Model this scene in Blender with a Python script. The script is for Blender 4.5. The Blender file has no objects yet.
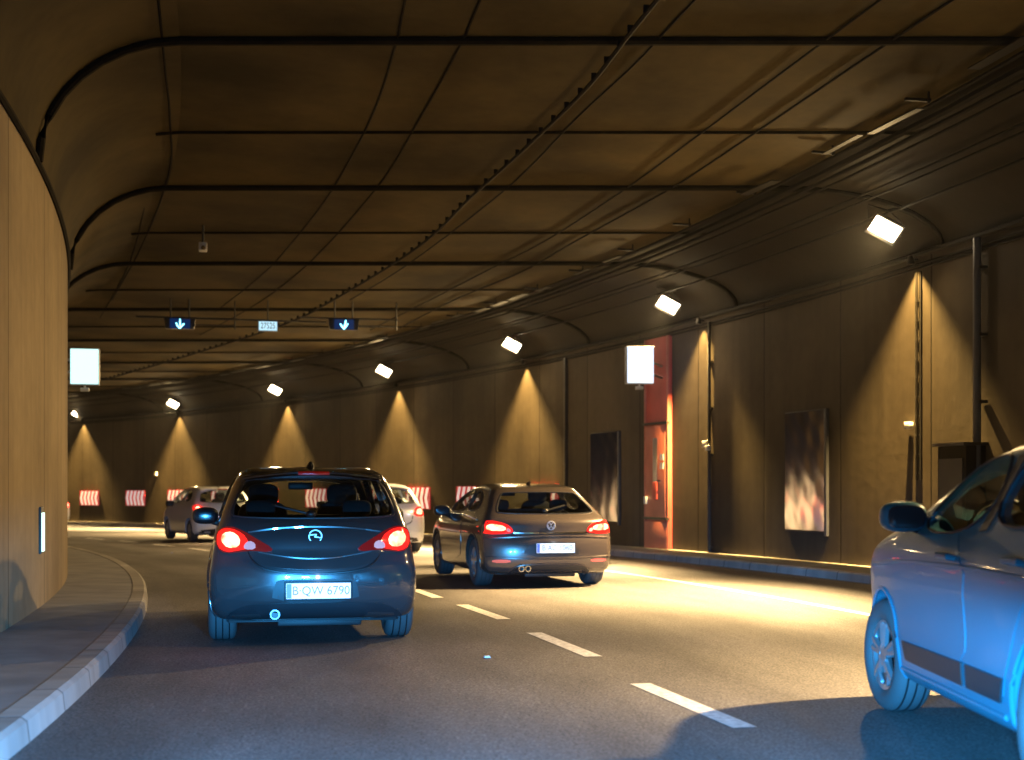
import bpy, bmesh, math, random
import numpy as np
from math import sin, cos, pi, radians, sqrt, asin, degrees
from mathutils import Vector, Matrix
from mathutils.geometry import delaunay_2d_cdt
random.seed(7)
S = bpy.context.scene
COL = S.collection
# ------------------------------------------------------------------ camera, world, exposure
F_PX = 1422.0; CAM_H = 1.3; HOR = 487.0
cam = bpy.data.cameras.new('camera'); camo = bpy.data.objects.new('camera', cam); COL.objects.link(camo)
camo.location = (0, 0, CAM_H); camo.rotation_euler = (radians(90), 0, 0)
cam.sensor_width = 36; cam.lens = 36*F_PX/1024; cam.shift_y = (HOR-380)/1024
cam.clip_start = 0.05; cam.clip_end = 500
cam.dof.use_dof = True; cam.dof.focus_distance = 13; cam.dof.aperture_fstop = 1.9
S.camera = camo
W = bpy.data.worlds.new('World'); S.world = W; W.use_nodes = True
W.node_tree.nodes['Background'].inputs[0].default_value = (0.02, 0.03, 0.06, 1)
W.node_tree.nodes['Background'].inputs[1].default_value = 0.2
S.view_settings.view_transform = 'Standard'; S.view_settings.look = 'None'
S.view_settings.exposure = 0.0; S.view_settings.gamma = 1.0
S.cycles.use_denoising = True
try: S.cycles.denoiser = 'OPENIMAGEDENOISE'
except Exception: pass
S.cycles.max_bounces = 7; S.cycles.diffuse_bounces = 4; S.cycles.glossy_bounces = 3
S.cycles.transparent_max_bounces = 12
S.cycles.sample_clamp_indirect = 6.0; S.cycles.use_light_tree = True
S.cycles.caustics_reflective = False; S.cycles.caustics_refractive = False

# light levels
P_FLOOD, P_WASH, P_HEAD, E_FLOOD = 3200.0, 820.0, 2900.0, 50.0
C_LAMP = (1.0, 0.66, 0.28)
C_WASH = (1.0, 0.60, 0.17)
C_HEAD = (0.05, 0.41, 1.0)

# ------------------------------------------------------------------ helpers
def link(o, parent=None):
    COL.objects.link(o)
    if parent is not None: o.parent = parent
    return o
def tag(o, label=None, cat=None, group=None, kind=None):
    if label: o['label'] = label
    if cat: o['category'] = cat
    if group: o['group'] = group
    if kind: o['kind'] = kind
    return o
def empty(name, loc=(0, 0, 0), rz=0, label=None, cat=None, group=None):
    o = bpy.data.objects.new(name, None); o.empty_display_size = .2
    o.location = loc; o.rotation_euler = (0, 0, rz); link(o)
    return tag(o, label, cat, group)
class MB:
    """collects simple solids, then links them as one mesh object"""
    def __init__(s): s.v = []; s.f = []; s.m = []
    def add(s, vs, fs, mi=0):
        b = len(s.v); s.v += [tuple(v) for v in vs]
        s.f += [tuple(b+i for i in f) for f in fs]; s.m += [mi]*len(fs); return s
    def box(s, c, d, rz=0, mi=0, tap=1.0, rx=0, ry=0):
        x, y, z = d[0]/2, d[1]/2, d[2]/2
        R = Matrix.Rotation(rz, 3, 'Z') @ Matrix.Rotation(ry, 3, 'Y') @ Matrix.Rotation(rx, 3, 'X')
        vs = []
        for zz, t in ((-z, 1), (z, tap)):
            for sx, sy in ((-1, -1), (1, -1), (1, 1), (-1, 1)):
                vs.append(R @ Vector((sx*x*t, sy*y*t, zz)) + Vector(c))
        return s.add(vs, [(0, 3, 2, 1), (4, 5, 6, 7), (0, 1, 5, 4), (1, 2, 6, 5), (2, 3, 7, 6), (3, 0, 4, 7)], mi)
    def tube(s, pts, r, n=8, mi=0, closed=False, flat=None):
        pts = [Vector(p) for p in pts]; N = len(pts); rings = []
        for i, p in enumerate(pts):
            a = pts[(i-1) % N] if (closed or i > 0) else p
            b = pts[(i+1) % N] if (closed or i < N-1) else p
            t = (b-a).normalized()
            up = Vector((0, 0, 1)) if abs(t.z) < .9 else Vector((1, 0, 0))
            u = t.cross(up).normalized(); w = u.cross(t).normalized()
            rr = r[i] if isinstance(r, (list, tuple)) else r
            ru, rw = (rr, rr) if flat is None else (rr*flat[0], rr*flat[1])
            rings.append([p + u*cos(2*pi*k/n+pi/n)*ru + w*sin(2*pi*k/n+pi/n)*rw for k in range(n)])
        vs = [v for r_ in rings for v in r_]; fs = []
        for i in range(N if closed else N-1):
            a, b = i*n, ((i+1) % N)*n
            for k in range(n): fs.append((a+k, a+(k+1) % n, b+(k+1) % n, b+k))
        if not closed:
            fs.append(tuple(range(n))[::-1]); fs.append(tuple((N-1)*n+k for k in range(n)))
        return s.add(vs, fs, mi)
    def lathe(s, prof, n=32, mi=0, axis='X', c=(0, 0, 0)):
        """prof: (a, r) a along axis; closed profile"""
        vs = []; P = len(prof)
        for k in range(n):
            t = 2*pi*k/n
            for a, r in prof:
                if axis == 'X': vs.append((c[0]+a, c[1]+r*cos(t), c[2]+r*sin(t)))
                elif axis == 'Y': vs.append((c[0]+r*cos(t), c[1]+a, c[2]+r*sin(t)))
                else: vs.append((c[0]+r*cos(t), c[1]+r*sin(t), c[2]+a))
        fs = []
        for k in range(n):
            k2 = (k+1) % n
            for i in range(P):
                j = (i+1) % P; fs.append((k*P+i, k2*P+i, k2*P+j, k*P+j))
        return s.add(vs, fs, mi)
    def ellipsoid(s, c, d, n=14, m=9, mi=0, rz=0, p=1.0):
        vs = []
        for i in range(m+1):
            a = -pi/2+pi*i/m
            for k in range(n):
                t = 2*pi*k/n
                f = lambda q: math.copysign(abs(q)**p, q)
                v = Vector((f(cos(a))*f(cos(t))*d[0]/2, f(cos(a))*f(sin(t))*d[1]/2, f(sin(a))*d[2]/2))
                vs.append(Matrix.Rotation(rz, 3, 'Z') @ v + Vector(c))
        fs = [(i*n+k, i*n+(k+1) % n, (i+1)*n+(k+1) % n, (i+1)*n+k) for i in range(m) for k in range(n)]
        return s.add(vs, fs, mi)
    def build(s, name, mats, parent=None, smooth=False, bevel=0, angle=35):
        me = bpy.data.meshes.new(name); me.from_pydata(s.v, [], s.f)
        if not isinstance(mats, (list, tuple)): mats = [mats]
        for m in mats: me.materials.append(m)
        me.polygons.foreach_set('material_index', s.m)
        bm = bmesh.new(); bm.from_mesh(me); bmesh.ops.remove_doubles(bm, verts=bm.verts, dist=1e-5)
        bmesh.ops.recalc_face_normals(bm, faces=bm.faces)
        if bevel:
            ed = [e for e in bm.edges if len(e.link_faces) == 2 and e.calc_face_angle(0) > radians(40)]
            try: bmesh.ops.bevel(bm, geom=ed, offset=bevel, segments=2, affect='EDGES', profile=.6, clamp_overlap=True)
            except Exception: pass
        bm.to_mesh(me); bm.free()
        if smooth or bevel:
            me.polygons.foreach_set('use_smooth', [True]*len(me.polygons)); me.set_sharp_from_angle(angle=radians(angle))
        return link(bpy.data.objects.new(name, me), parent)

# ------------------------------------------------------------------ materials
def mat(name, col, rough=.6, metal=0.0, spec=.5, coat=0.0, emit=None, es=0, noise=0.0, nscale=4.0, bump=0.0, bscale=30):
    m = bpy.data.materials.new(name); m.use_nodes = True; nt = m.node_tree; b = nt.nodes['Principled BSDF']
    b.inputs['Base Color'].default_value = (*col, 1); b.inputs['Roughness'].default_value = rough
    b.inputs['Metallic'].default_value = metal; b.inputs['Specular IOR Level'].default_value = spec
    b.inputs['Coat Weight'].default_value = coat; b.inputs['Coat Roughness'].default_value = .04
    if emit: b.inputs['Emission Color'].default_value = (*emit, 1); b.inputs['Emission Strength'].default_value = es
    tc = nt.nodes.new('ShaderNodeTexCoord')
    if noise:
        n = nt.nodes.new('ShaderNodeTexNoise'); n.inputs['Scale'].default_value = nscale; n.inputs['Detail'].default_value = 6
        nt.links.new(tc.outputs['Object'], n.inputs['Vector'])
        mx = nt.nodes.new('ShaderNodeMix'); mx.data_type = 'RGBA'; mx.blend_type = 'MULTIPLY'; mx.inputs[0].default_value = 1
        r = nt.nodes.new('ShaderNodeMapRange'); r.inputs[1].default_value = .3; r.inputs[2].default_value = .7
        r.inputs[3].default_value = 1-noise; r.inputs[4].default_value = 1+noise
        nt.links.new(n.outputs[0], r.inputs[0]); mx.inputs[6].default_value = (*col, 1)
        nt.links.new(r.outputs[0], mx.inputs[7]); nt.links.new(mx.outputs[2], b.inputs['Base Color'])
    if bump:
        n = nt.nodes.new('ShaderNodeTexNoise'); n.inputs['Scale'].default_value = bscale; n.inputs['Detail'].default_value = 5
        nt.links.new(tc.outputs['Object'], n.inputs['Vector'])
        bp = nt.nodes.new('ShaderNodeBump'); bp.inputs['Strength'].default_value = bump; bp.inputs['Distance'].default_value = .01
        nt.links.new(n.outputs[0], bp.inputs['Height']); nt.links.new(bp.outputs[0], b.inputs['Normal'])
    return m
def emis(name, col, s):
    m = bpy.data.materials.new(name); m.use_nodes = True; nt = m.node_tree; nt.nodes.clear()
    e = nt.nodes.new('ShaderNodeEmission'); e.inputs[0].default_value = (*col, 1); e.inputs[1].default_value = s
    o = nt.nodes.new('ShaderNodeOutputMaterial'); nt.links.new(e.outputs[0], o.inputs[0]); return m
def uvmat(name, col, dark, joint=2.4, jw=.012, streak=.5, rough=.75, jointcol=.35, course=0.0, specks=0.0):
    """concrete with joints along u, drip streaks along v and blotchy dirt; uv in metres"""
    m = bpy.data.materials.new(name); m.use_nodes = True; nt = m.node_tree; L = nt.links.new; N = nt.nodes.new
    b = nt.nodes['Principled BSDF']; b.inputs['Roughness'].default_value = rough
    b.inputs['Specular IOR Level'].default_value = .06
    uv = N('ShaderNodeUVMap'); sp = N('ShaderNodeSeparateXYZ'); L(uv.outputs[0], sp.inputs[0])
    def noise(sx, sy, det=6, off=0):
        mp = N('ShaderNodeMapping'); mp.inputs['Scale'].default_value = (sx, sy, 1); mp.inputs['Location'].default_value = (off, off*1.7, off)
        L(uv.outputs[0], mp.inputs[0]); n = N('ShaderNodeTexNoise'); n.inputs['Scale'].default_value = 1; n.inputs['Detail'].default_value = det
        L(mp.outputs[0], n.inputs['Vector']); return n.outputs[0]
    def mr(x, a, b_, c, d):
        r = N('ShaderNodeMapRange'); L(x, r.inputs[0])
        for i, q in enumerate((a, b_, c, d)): r.inputs[i+1].default_value = q
        return r.outputs[0]
    def ma(op, x, y):
        q = N('ShaderNodeMath'); q.operation = op
        for i, k in enumerate((x, y)):
            if isinstance(k, (int, float)): q.inputs[i].default_value = k
            else: L(k, q.inputs[i])
        return q.outputs[0]
    blot = mr(noise(.35, .35, 8), .35, .65, 0, 1)
    fine = mr(noise(5.5, 5.0, 9, 5), .3, .7, .93, 1.06)
    st = mr(noise(5.0, .22, 5, 11), .42, .72, 1.0, 1.0-streak*.6)
    st2 = mr(noise(1.3, .1, 4, 3), .4, .7, 1.0, 1.0-streak*.45)
    mx = N('ShaderNodeMix'); mx.data_type = 'RGBA'; L(blot, mx.inputs[0])
    mx.inputs[6].default_value = (*dark, 1); mx.inputs[7].default_value = (*col, 1)
    fac = ma('MULTIPLY', ma('MULTIPLY', st, st2), fine)
    h = None
    if joint:
        fr = ma('ABSOLUTE', ma('SUBTRACT', ma('FRACT', ma('DIVIDE', sp.outputs[0], joint), 0), .5), 0)
        j = mr(fr, jw/joint, jw/joint*1.8, jointcol, 1.0); fac = ma('MULTIPLY', fac, j); h = j
        # neighbouring panels differ a little in tone
        wn = N('ShaderNodeTexWhiteNoise'); wn.noise_dimensions = '1D'
        L(ma('FLOOR', ma('ADD', ma('DIVIDE', sp.outputs[0], joint), .5), 0), wn.inputs['W'])
        fac = ma('MULTIPLY', fac, mr(wn.outputs['Value'], 0, 1, .86, 1.1))
    if course:
        fr = ma('ABSOLUTE', ma('SUBTRACT', ma('FRACT', ma('DIVIDE', sp.outputs[1], course), 0), .5), 0)
        j2 = mr(fr, .012/course, .022/course, .5, 1.0); fac = ma('MULTIPLY', fac, j2)
    m2 = N('ShaderNodeMix'); m2.data_type = 'RGBA'; m2.blend_type = 'MULTIPLY'; m2.inputs[0].default_value = 1
    L(mx.outputs[2], m2.inputs[6]); L(fac, m2.inputs[7]); L(m2.outputs[2], b.inputs['Base Color'])
    bp = N('ShaderNodeBump'); bp.inputs['Strength'].default_value = .35; bp.inputs['Distance'].default_value = .02
    L(ma('MULTIPLY', fac, 1.0), bp.inputs['Height']); L(bp.outputs[0], b.inputs['Normal'])
    return m
def asphalt():
    m = bpy.data.materials.new('asphalt'); m.use_nodes = True; nt = m.node_tree; L = nt.links.new; N = nt.nodes.new
    b = nt.nodes['Principled BSDF']; uv = N('ShaderNodeUVMap')
    def noise(sx, sy, sc, det):
        mp = N('ShaderNodeMapping'); mp.inputs['Scale'].default_value = (sx, sy, 1); L(uv.outputs[0], mp.inputs[0])
        n = N('ShaderNodeTexNoise'); n.inputs['Scale'].default_value = sc; n.inputs['Detail'].default_value = det; L(mp.outputs[0], n.inputs['Vector']); return n.outputs[0]
    def mr(x, a, b_, c, d):
        r = N('ShaderNodeMapRange'); L(x, r.inputs[0])
        for i, q in enumerate((a, b_, c, d)): r.inputs[i+1].default_value = q
        return r.outputs[0]
    def mul(a, c):
        q = N('ShaderNodeMath'); q.operation = 'MULTIPLY'; L(a, q.inputs[0]); L(c, q.inputs[1]); return q.outputs[0]
    big = mr(noise(.12, .9, 1, 5), .33, .67, .66, 1.28)      # long wear bands along the lanes
    mid = mr(noise(.5, 1.1, 1, 9), .3, .7, .72, 1.2)
    grit = mul(mr(noise(1, 1, 60, 3), .35, .65, .55, 1.5), mr(noise(1, 1, 17, 4), .35, .65, .85, 1.15))
    f = mul(mul(big, mid), grit)
    mx = N('ShaderNodeMix'); mx.data_type = 'RGBA'; mx.blend_type = 'MULTIPLY'; mx.inputs[0].default_value = 1
    mx.inputs[6].default_value = (.150, .142, .136, 1); L(f, mx.inputs[7]); L(mx.outputs[2], b.inputs['Base Color'])
    L(mr(noise(.2, 1.2, 1, 6), .3, .7, .66, .85), b.inputs['Roughness']); b.inputs['Specular IOR Level'].default_value = .28
    bp = N('ShaderNodeBump'); bp.inputs['Strength'].default_value = .5; bp.inputs['Distance'].default_value = .006
    L(noise(1, 1, 60, 4), bp.inputs['Height']); L(bp.outputs[0], b.inputs['Normal'])
    return m
def glassmat(name, tint, gloss=.06):
    m = bpy.data.materials.new(name); m.use_nodes = True; nt = m.node_tree; nt.nodes.clear(); L = nt.links.new; N = nt.nodes.new
    t = N('ShaderNodeBsdfTransparent'); t.inputs[0].default_value = (*tint, 1)
    g = N('ShaderNodeBsdfGlossy'); g.inputs['Roughness'].default_value = .02
    lw = N('ShaderNodeLayerWeight'); lw.inputs[0].default_value = .5
    pw = N('ShaderNodeMath'); pw.operation = 'POWER'; L(lw.outputs['Facing'], pw.inputs[0]); pw.inputs[1].default_value = 4.0
    fr = N('ShaderNodeMapRange'); L(pw.outputs[0], fr.inputs[0]); fr.inputs[3].default_value = .045; fr.inputs[4].default_value = .85
    mx = N('ShaderNodeMixShader'); o = N('ShaderNodeOutputMaterial')
    L(fr.outputs[0], mx.inputs[0]); L(t.outputs[0], mx.inputs[1]); L(g.outputs[0], mx.inputs[2]); L(mx.outputs[0], o.inputs[0])
    return m
M = {}
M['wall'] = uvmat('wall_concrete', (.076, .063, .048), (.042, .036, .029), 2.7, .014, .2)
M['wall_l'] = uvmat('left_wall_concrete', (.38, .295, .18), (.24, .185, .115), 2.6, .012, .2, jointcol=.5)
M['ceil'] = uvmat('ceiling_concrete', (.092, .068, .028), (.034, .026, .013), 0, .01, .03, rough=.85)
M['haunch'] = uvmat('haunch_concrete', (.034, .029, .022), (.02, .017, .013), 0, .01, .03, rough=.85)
M['asphalt'] = asphalt()
M['pave'] = mat('pavement', (.24, .24, .24), .75, noise=.25, nscale=2.2, bump=.3, bscale=60)
M['kerb'] = uvmat('kerb_stone', (.54, .52, .49), (.34, .325, .30), 1.0, .008, .3, rough=.7, jointcol=.4)
M['paint'] = mat('road_paint', (.86, .85, .82), .6, noise=.3, nscale=22)
M['dark'] = mat('dark_metal', (.022, .02, .018), .55, noise=.2)
M['rib'] = mat('rib_seal', (.016, .013, .009), .9, spec=.05, noise=.3, nscale=3)
M['cable'] = mat('cable', (.014, .012, .01), .8, spec=.1)
M['tray'] = mat('galvanised_tray', (.016, .014, .012), .6, metal=.2, spec=.2, noise=.3, nscale=3)
M['steel'] = mat('brushed_steel', (.42, .42, .45), .38, metal=.9, noise=.15, nscale=2)
M['grey'] = mat('grey_paint', (.24, .26, .30), .45, noise=.15)
M['white'] = mat('white_paint', (.7, .7, .68), .5, noise=.1)
M['red'] = mat('red_paint', (.40, .06, .05), .5, noise=.2, nscale=2)
M['orange'] = mat('orange_paint', (.40, .12, .085), .5, noise=.2, nscale=2)
M['black'] = mat('black_plastic', (.012, .012, .013), .4)
M['chev_w'] = mat('chevron_white_glow', (.85, .84, .82), .35, emit=(1, .76, .72), es=.62)  # emission stands in for headlight thrown back by the sheeting
M['chev_r'] = mat('chevron_red_glow', (.55, .02, .03), .35, emit=(1, .03, .05), es=.22)  # red sheeting given the same stand-in glow, weaker
M['lamp_on'] = emis('lamp_glow', (1.0, .80, .50), E_FLOOD)
M['sign_left'] = emis('cyan_white_lightbox', (.62, 1.0, .95), 1.5)
M['sign_right'] = emis('blue_white_lightbox', (.80, .88, 1.0), 1.4)
M['sign_back'] = emis('back_niche_fill', (.45, .6, 1.0), 22)  # extra bright sign back, added to light the door niche
M['sign_small'] = emis('green_white_lightbox', (.66, 1.0, .84), 2.2)
M['arrow'] = emis('signal_arrow', (.25, .85, 1.0), 6)
M['panel_blue'] = mat('signal_face', (.01, .02, .06), .4, emit=(.0, .06, .30), es=.25)
M['num_face'] = emis('number_face', (.55, .85, 1.0), 1.1)
M['num_ink'] = mat('number_ink', (.02, .04, .08), .5)
M['plate'] = mat('plate_white_glow', (.8, .82, .85), .4, emit=(.8, .9, 1.0), es=1.0)  # plate's brightly lit look put in as emission
M['plate_ink'] = mat('plate_ink', (.02, .02, .03), .5, emit=(.42, .40, .55), es=.55)  # ink glows too, so the lettering looks washed out
M['plate_blue'] = mat('plate_blue', (.02, .08, .5), .4, emit=(.25, .4, 1), es=.5)  # band carries part of the plate's painted-in glow
M['tyre'] = mat('tyre_rubber', (.07, .073, .075), .75, bump=.2, bscale=20)
M['rim'] = mat('alloy_rim', (.45, .46, .48), .3, metal=.8)
M['badge'] = mat('badge_metal', (.75, .75, .78), .35, metal=.5)
M['chrome'] = mat('chrome', (.8, .8, .82), .12, metal=1)
M['glass'] = glassmat('tinted_glass', (.80, .84, .82))
M['glass_d'] = glassmat('privacy_glass', (.07, .08, .08))
M['seat'] = mat('seat_cloth', (.02, .02, .022), .9)
M['trimb'] = mat('black_trim', (.02, .021, .024), .45)
M['tail_hot'] = emis('tail_lamp_core', (1.0, .13, .07), 6)
M['tail_red'] = mat('tail_lamp_red', (.45, .01, .01), .15, coat=1, emit=(1, .015, .008), es=1.5)
M['tail_dim'] = mat('tail_lamp_dim', (.22, .008, .008), .12, coat=1, emit=(1, .02, .01), es=.10)
M['tail_clear'] = mat('tail_lamp_clear', (.6, .45, .42), .12, coat=1, emit=(1, .35, .3), es=.35)
M['reflector'] = mat('reflector_red_glow', (.7, .08, .06), .2, emit=(1, .25, .2), es=.5)  # no lamp: returned headlight is put in as emission
M['mirror'] = mat('mirror_glass', (.03, .03, .035), .12)
def hot(m):
    nt = m.node_tree; e = [n for n in nt.nodes if n.type == 'EMISSION'][0]; N = nt.nodes.new; L = nt.links.new
    tc = N('ShaderNodeTexCoord'); n = N('ShaderNodeTexNoise'); n.inputs['Scale'].default_value = 11; n.inputs['Detail'].default_value = 2; L(tc.outputs['Object'], n.inputs['Vector'])
    r = N('ShaderNodeMapRange'); L(n.outputs[0], r.inputs[0]); r.inputs[1].default_value = .35; r.inputs[2].default_value = .65; r.inputs[3].default_value = 3.2; r.inputs[4].default_value = 22; L(r.outputs[0], e.inputs[1])
hot(M['tail_hot'])
def paint(name, col, metal=.55, rough=.32):
    return mat(name, col, rough, metal=metal, coat=1.0)
M['car_grey'] = paint('dark_grey_paint', (.052, .052, .055), .35, .22)
M['car_brown'] = paint('brown_grey_paint', (.115, .092, .08), .45, .25)
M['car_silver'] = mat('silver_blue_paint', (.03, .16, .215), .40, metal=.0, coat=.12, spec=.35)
M['car_pale'] = paint('pale_silver_paint', (.80, .82, .86), .15)

# ------------------------------------------------------------------ tunnel plan
RR, TH0, XR0, YR0 = 92.4, radians(15.5), 5.5, 22.4
RL, TL0, XL0, YL0 = 75.0, radians(17.34), -6.25, 20.0
TMIN = radians(1.5)
def drop(y): 
    t = max(0.0, y-12)
    return .0075*t*t/(t+3) if t > 0 else 0
def arc(th, R, T0, X0, Y0, off=0.0):
    """point on wall base at heading th (below TMIN: straight on backwards, given as metres/R)"""
    t = max(th, TMIN); x = X0+R*(cos(t)-cos(T0)); y = Y0+R*(sin(t)-sin(T0)); h = t
    if th < TMIN: d = (TMIN-th)*R; x += sin(TMIN)*d; y -= cos(TMIN)*d; h = TMIN
    return x-off*cos(h), y-off*sin(h), h
def right(th, off=0.0): return arc(th, RR, TH0, XR0, YR0, off)
def left(th, off=0.0): return arc(th, RL, TL0, XL0, YL0, -off)
def xr_at(y):
    v = sin(TH0)+(y-YR0)/RR; t = asin(min(v, .999)); 
    if t < TMIN: return right(TMIN)[0]+(right(TMIN)[1]-y)*math.tan(TMIN), TMIN
    return XR0+RR*(cos(t)-cos(TH0)), t
def xl_at(y):
    v = sin(TL0)+(y-YL0)/RL; t = asin(min(v, .999))
    if t < TMIN: return left(TMIN)[0]+(left(TMIN)[1]-y)*math.tan(TMIN), TMIN
    return XL0+RL*(cos(t)-cos(TL0)), t
def wall_th(px, fn=right, off=0.0, lo=-.2, hi=1.05):
    """heading angle at which the wall lies in the direction of picture column px"""
    k = (px-512)/F_PX; sg = -1 if fn is left else 1
    for _ in range(60):
        m = (lo+hi)/2; x, y, h = fn(m, off)
        if y <= 0.5 or (x/y-k)*sg > 0: lo = m
        else: hi = m
    return (lo+hi)/2
def z_at(py, y): return CAM_H-(py-HOR)*y/F_PX
H_WR, H_WL, H_C, HAUN_R, HAUN_L = 4.75, 4.42, 5.6, 2.3, 1.35
TH_B, TH_F = -.34, 1.0
NST = 150
ths = [TH_B+(TH_F-TH_B)*i/(NST-1) for i in range(NST)]
def strip(name, rows, us, vs, m, parent=None, smooth=True):
    """rows: list of stations, each a list of points; uv from us[i], vs[j]"""
    me = bpy.data.meshes.new(name); n = len(rows[0]); V = [p for r in rows for p in r]
    Fc = [(i*n+j, i*n+j+1, (i+1)*n+j+1, (i+1)*n+j) for i in range(len(rows)-1) for j in range(n-1)]
    me.from_pydata(V, [], Fc); me.materials.append(m)
    uvl = me.uv_layers.new(name='UVMap')
    for p in me.polygons:
        p.use_smooth = smooth
        for li in p.loop_indices:
            vi = me.loops[li].vertex_index; uvl.data[li].uv = (us[vi//n], vs[vi % n])
    me.set_sharp_from_angle(angle=radians(30))
    return link(bpy.data.objects.new(name, me), parent)
sR = [t*RR for t in ths]; sL = [t*RL for t in ths]
# road sheet under everything, wall to wall
rows = []
for t in ths:
    a = left(t, -.6); b = right(t, -.6)
    rows.append([(a[0]+(b[0]-a[0])*k/12, a[1]+(b[1]-a[1])*k/12, -drop(a[1]+(b[1]-a[1])*k/12)) for k in range(13)])
road = strip('road', rows, [(a+b)/2 for a, b in zip(sR, sL)], [k for k in range(13)], M['asphalt']); tag(road, kind='structure')
# pavements with kerb stones
def pavement(fn, w, us):
    rows = []
    for t in ths:
        r = []
        for off, z in ((-.3, .125), (w*.5, .125), (w-.16, .122)):
            x, y, h = fn(t, off); r.append((x, y, z-drop(y)))
        rows.append(r)
    o = strip('pavement', rows, us, [0, .5, 1], M['pave']); tag(o, kind='structure')
    rows = []
    for t in ths:
        r = []
        for off, z in ((w-.16, .0), (w-.16, .128), (w-.03, .128), (w, .105), (w+.015, -.02)):
            x, y, h = fn(t, off); r.append((x, y, z-drop(y)))
        rows.append(r)
    o2 = strip('kerb', rows, us, [0, .1, .2, .3, .4], M['kerb']); tag(o2, kind='structure')
KW_R, KW_L = 1.2, .98
pavement(right, KW_R, sR); pavement(left, KW_L, sL)
# walls
def wall(fn, H, us, m, label, depth=.35):
    root = empty('tunnel_wall', (*fn(TH0)[:2], 0), 0, label, 'wall')
    rows = []
    for t in ths:
        x, y, h = fn(t); xo, yo, _ = fn(t, -depth)
        rows.append([(x, y, -.3-drop(y)), (x, y, .6-drop(y)), (x, y, H*.6-drop(y)), (x, y, H-drop(y)), (xo, yo, H+.02-drop(y)), (xo, yo, -.3-drop(y))])
    o = strip('concrete_face', rows, us, [-.3, .6, H*.6, H, H+.3, H+5], m)
    o.parent = root; o.matrix_parent_inverse = Matrix.Translation(root.location).inverted()
    return root
def put(o, root):   # keep world placement when parenting to a moved root
    o.parent = root; bpy.context.view_layer.update(); o.matrix_parent_inverse = root.matrix_world.inverted(); return o
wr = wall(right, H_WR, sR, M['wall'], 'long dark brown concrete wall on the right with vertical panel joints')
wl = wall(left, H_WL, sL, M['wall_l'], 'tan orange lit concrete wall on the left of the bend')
# lower skirting line at each wall foot and ledge pipe at the wall top belong to the wall
def along(fn, off, z, t0=TH_B, t1=TH_F, n=110, wob=0):
    P = []
    for i in range(n):
        t = t0+(t1-t0)*i/(n-1); x, y, h = fn(t, off+(random.uniform(-wob, wob) if wob else 0)); P.append((x, y, z-drop(y)+(random.uniform(-wob, wob) if wob else 0)))
    return P
mb = MB(); mb.tube(along(right, .07, H_WR-.03), .045, 6); put(mb.build('ledge_pipe', M['cable'], smooth=True), wr)
mb = MB(); mb.tube(along(right, .03, H_WR-.16), .02, 6); mb.tube(along(right, .03, H_WR-.22), .016, 6); put(mb.build('thin_conduit', M['cable'], smooth=True), wr)
mb = MB(); mb.tube(along(left, .02, H_WL+.0), .03, 6); put(mb.build('ledge_pipe', M['rib'], smooth=True), wl)
# ceiling: haunch | flat slab | haunch
ceil = empty('tunnel_ceiling', (0, 20, H_C), 0, 'low olive brown concrete tunnel ceiling crossed by dark ribs and long joints', 'ceiling')
def haunch_pts(fn, w, H, t, n=10):
    r = []
    for i in range(n+1):
        a = pi/2*i/n; off = w*(1-cos(a)); z = H+(H_C-H)*sin(a)
        x, y, h = fn(t, off); r.append((x, y, z-drop(y)))
    return r
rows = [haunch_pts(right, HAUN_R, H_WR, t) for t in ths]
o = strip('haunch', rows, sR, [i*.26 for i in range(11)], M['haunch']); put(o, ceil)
rows = [haunch_pts(left, HAUN_L, H_WL, t) for t in ths]
o = strip('haunch', rows, sL, [i*.2 for i in range(11)], M['ceil']); put(o, ceil)
rows = []
for t in ths:
    a = left(t, HAUN_L); b = right(t, HAUN_R)
    rows.append([(a[0]+(b[0]-a[0])*k/10, a[1]+(b[1]-a[1])*k/10, H_C-drop(a[1]+(b[1]-a[1])*k/10)) for k in range(11)])
# uv turned so the dirt streaks run along the tunnel
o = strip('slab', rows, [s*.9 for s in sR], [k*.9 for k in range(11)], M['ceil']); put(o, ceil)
# transverse ribs, skewed to the axis, running down both haunches
def rib_path(y0, inset=.0):
    P = []; xl, tl = xl_at(y0); xr, tr = xr_at(y0); wl_, wr_ = HAUN_L/cos(tl), HAUN_R/cos(tr)
    for i in range(9):
        a = pi/2*i/8; P.append((xl+wl_*(1-cos(a))+inset*cos(a), y0, H_WL+(H_C-H_WL)*sin(a)-inset*sin(a)-drop(y0)))
    m = 14
    for i in range(1, m): 
        f = i/m; P.append((xl+wl_+(xr-wr_-xl-wl_)*f, y0, H_C-inset-drop(y0)))
    for i in range(9):
        a = pi/2*(1-i/8); P.append((xr-wr_*(1-cos(a))-inset*cos(a), y0, H_WR+(H_C-H_WR)*sin(a)-inset*sin(a)-drop(y0)))
    return P
rib_y = [7.1+6.5*k for k in range(-1, 11)]
for y0 in rib_y:
    mb = MB(); mb.tube(rib_path(y0, .03), .052, 8, flat=(1.0, .8)); put(mb.build('rib', M['rib'], smooth=True), ceil)
for y0 in rib_y[1:]:
    mb = MB(); P = rib_path(y0+3.5, .01)[7:-7]; mb.tube(P, .022, 6); put(mb.build('joint_strip', M['rib']), ceil)
def cpt(px, py, dz=0.0):
    y = 20.0
    for _ in range(20): y = (H_C-dz-CAM_H-drop(y))*F_PX/(HOR-py)
    return Vector(((px-512)*y/F_PX, y, H_C-dz-drop(y)))
def extend(P, back=9):
    d = (P[0]-P[1]).normalized(); d.z = 0; return [P[0]+d*back]+P
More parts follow.
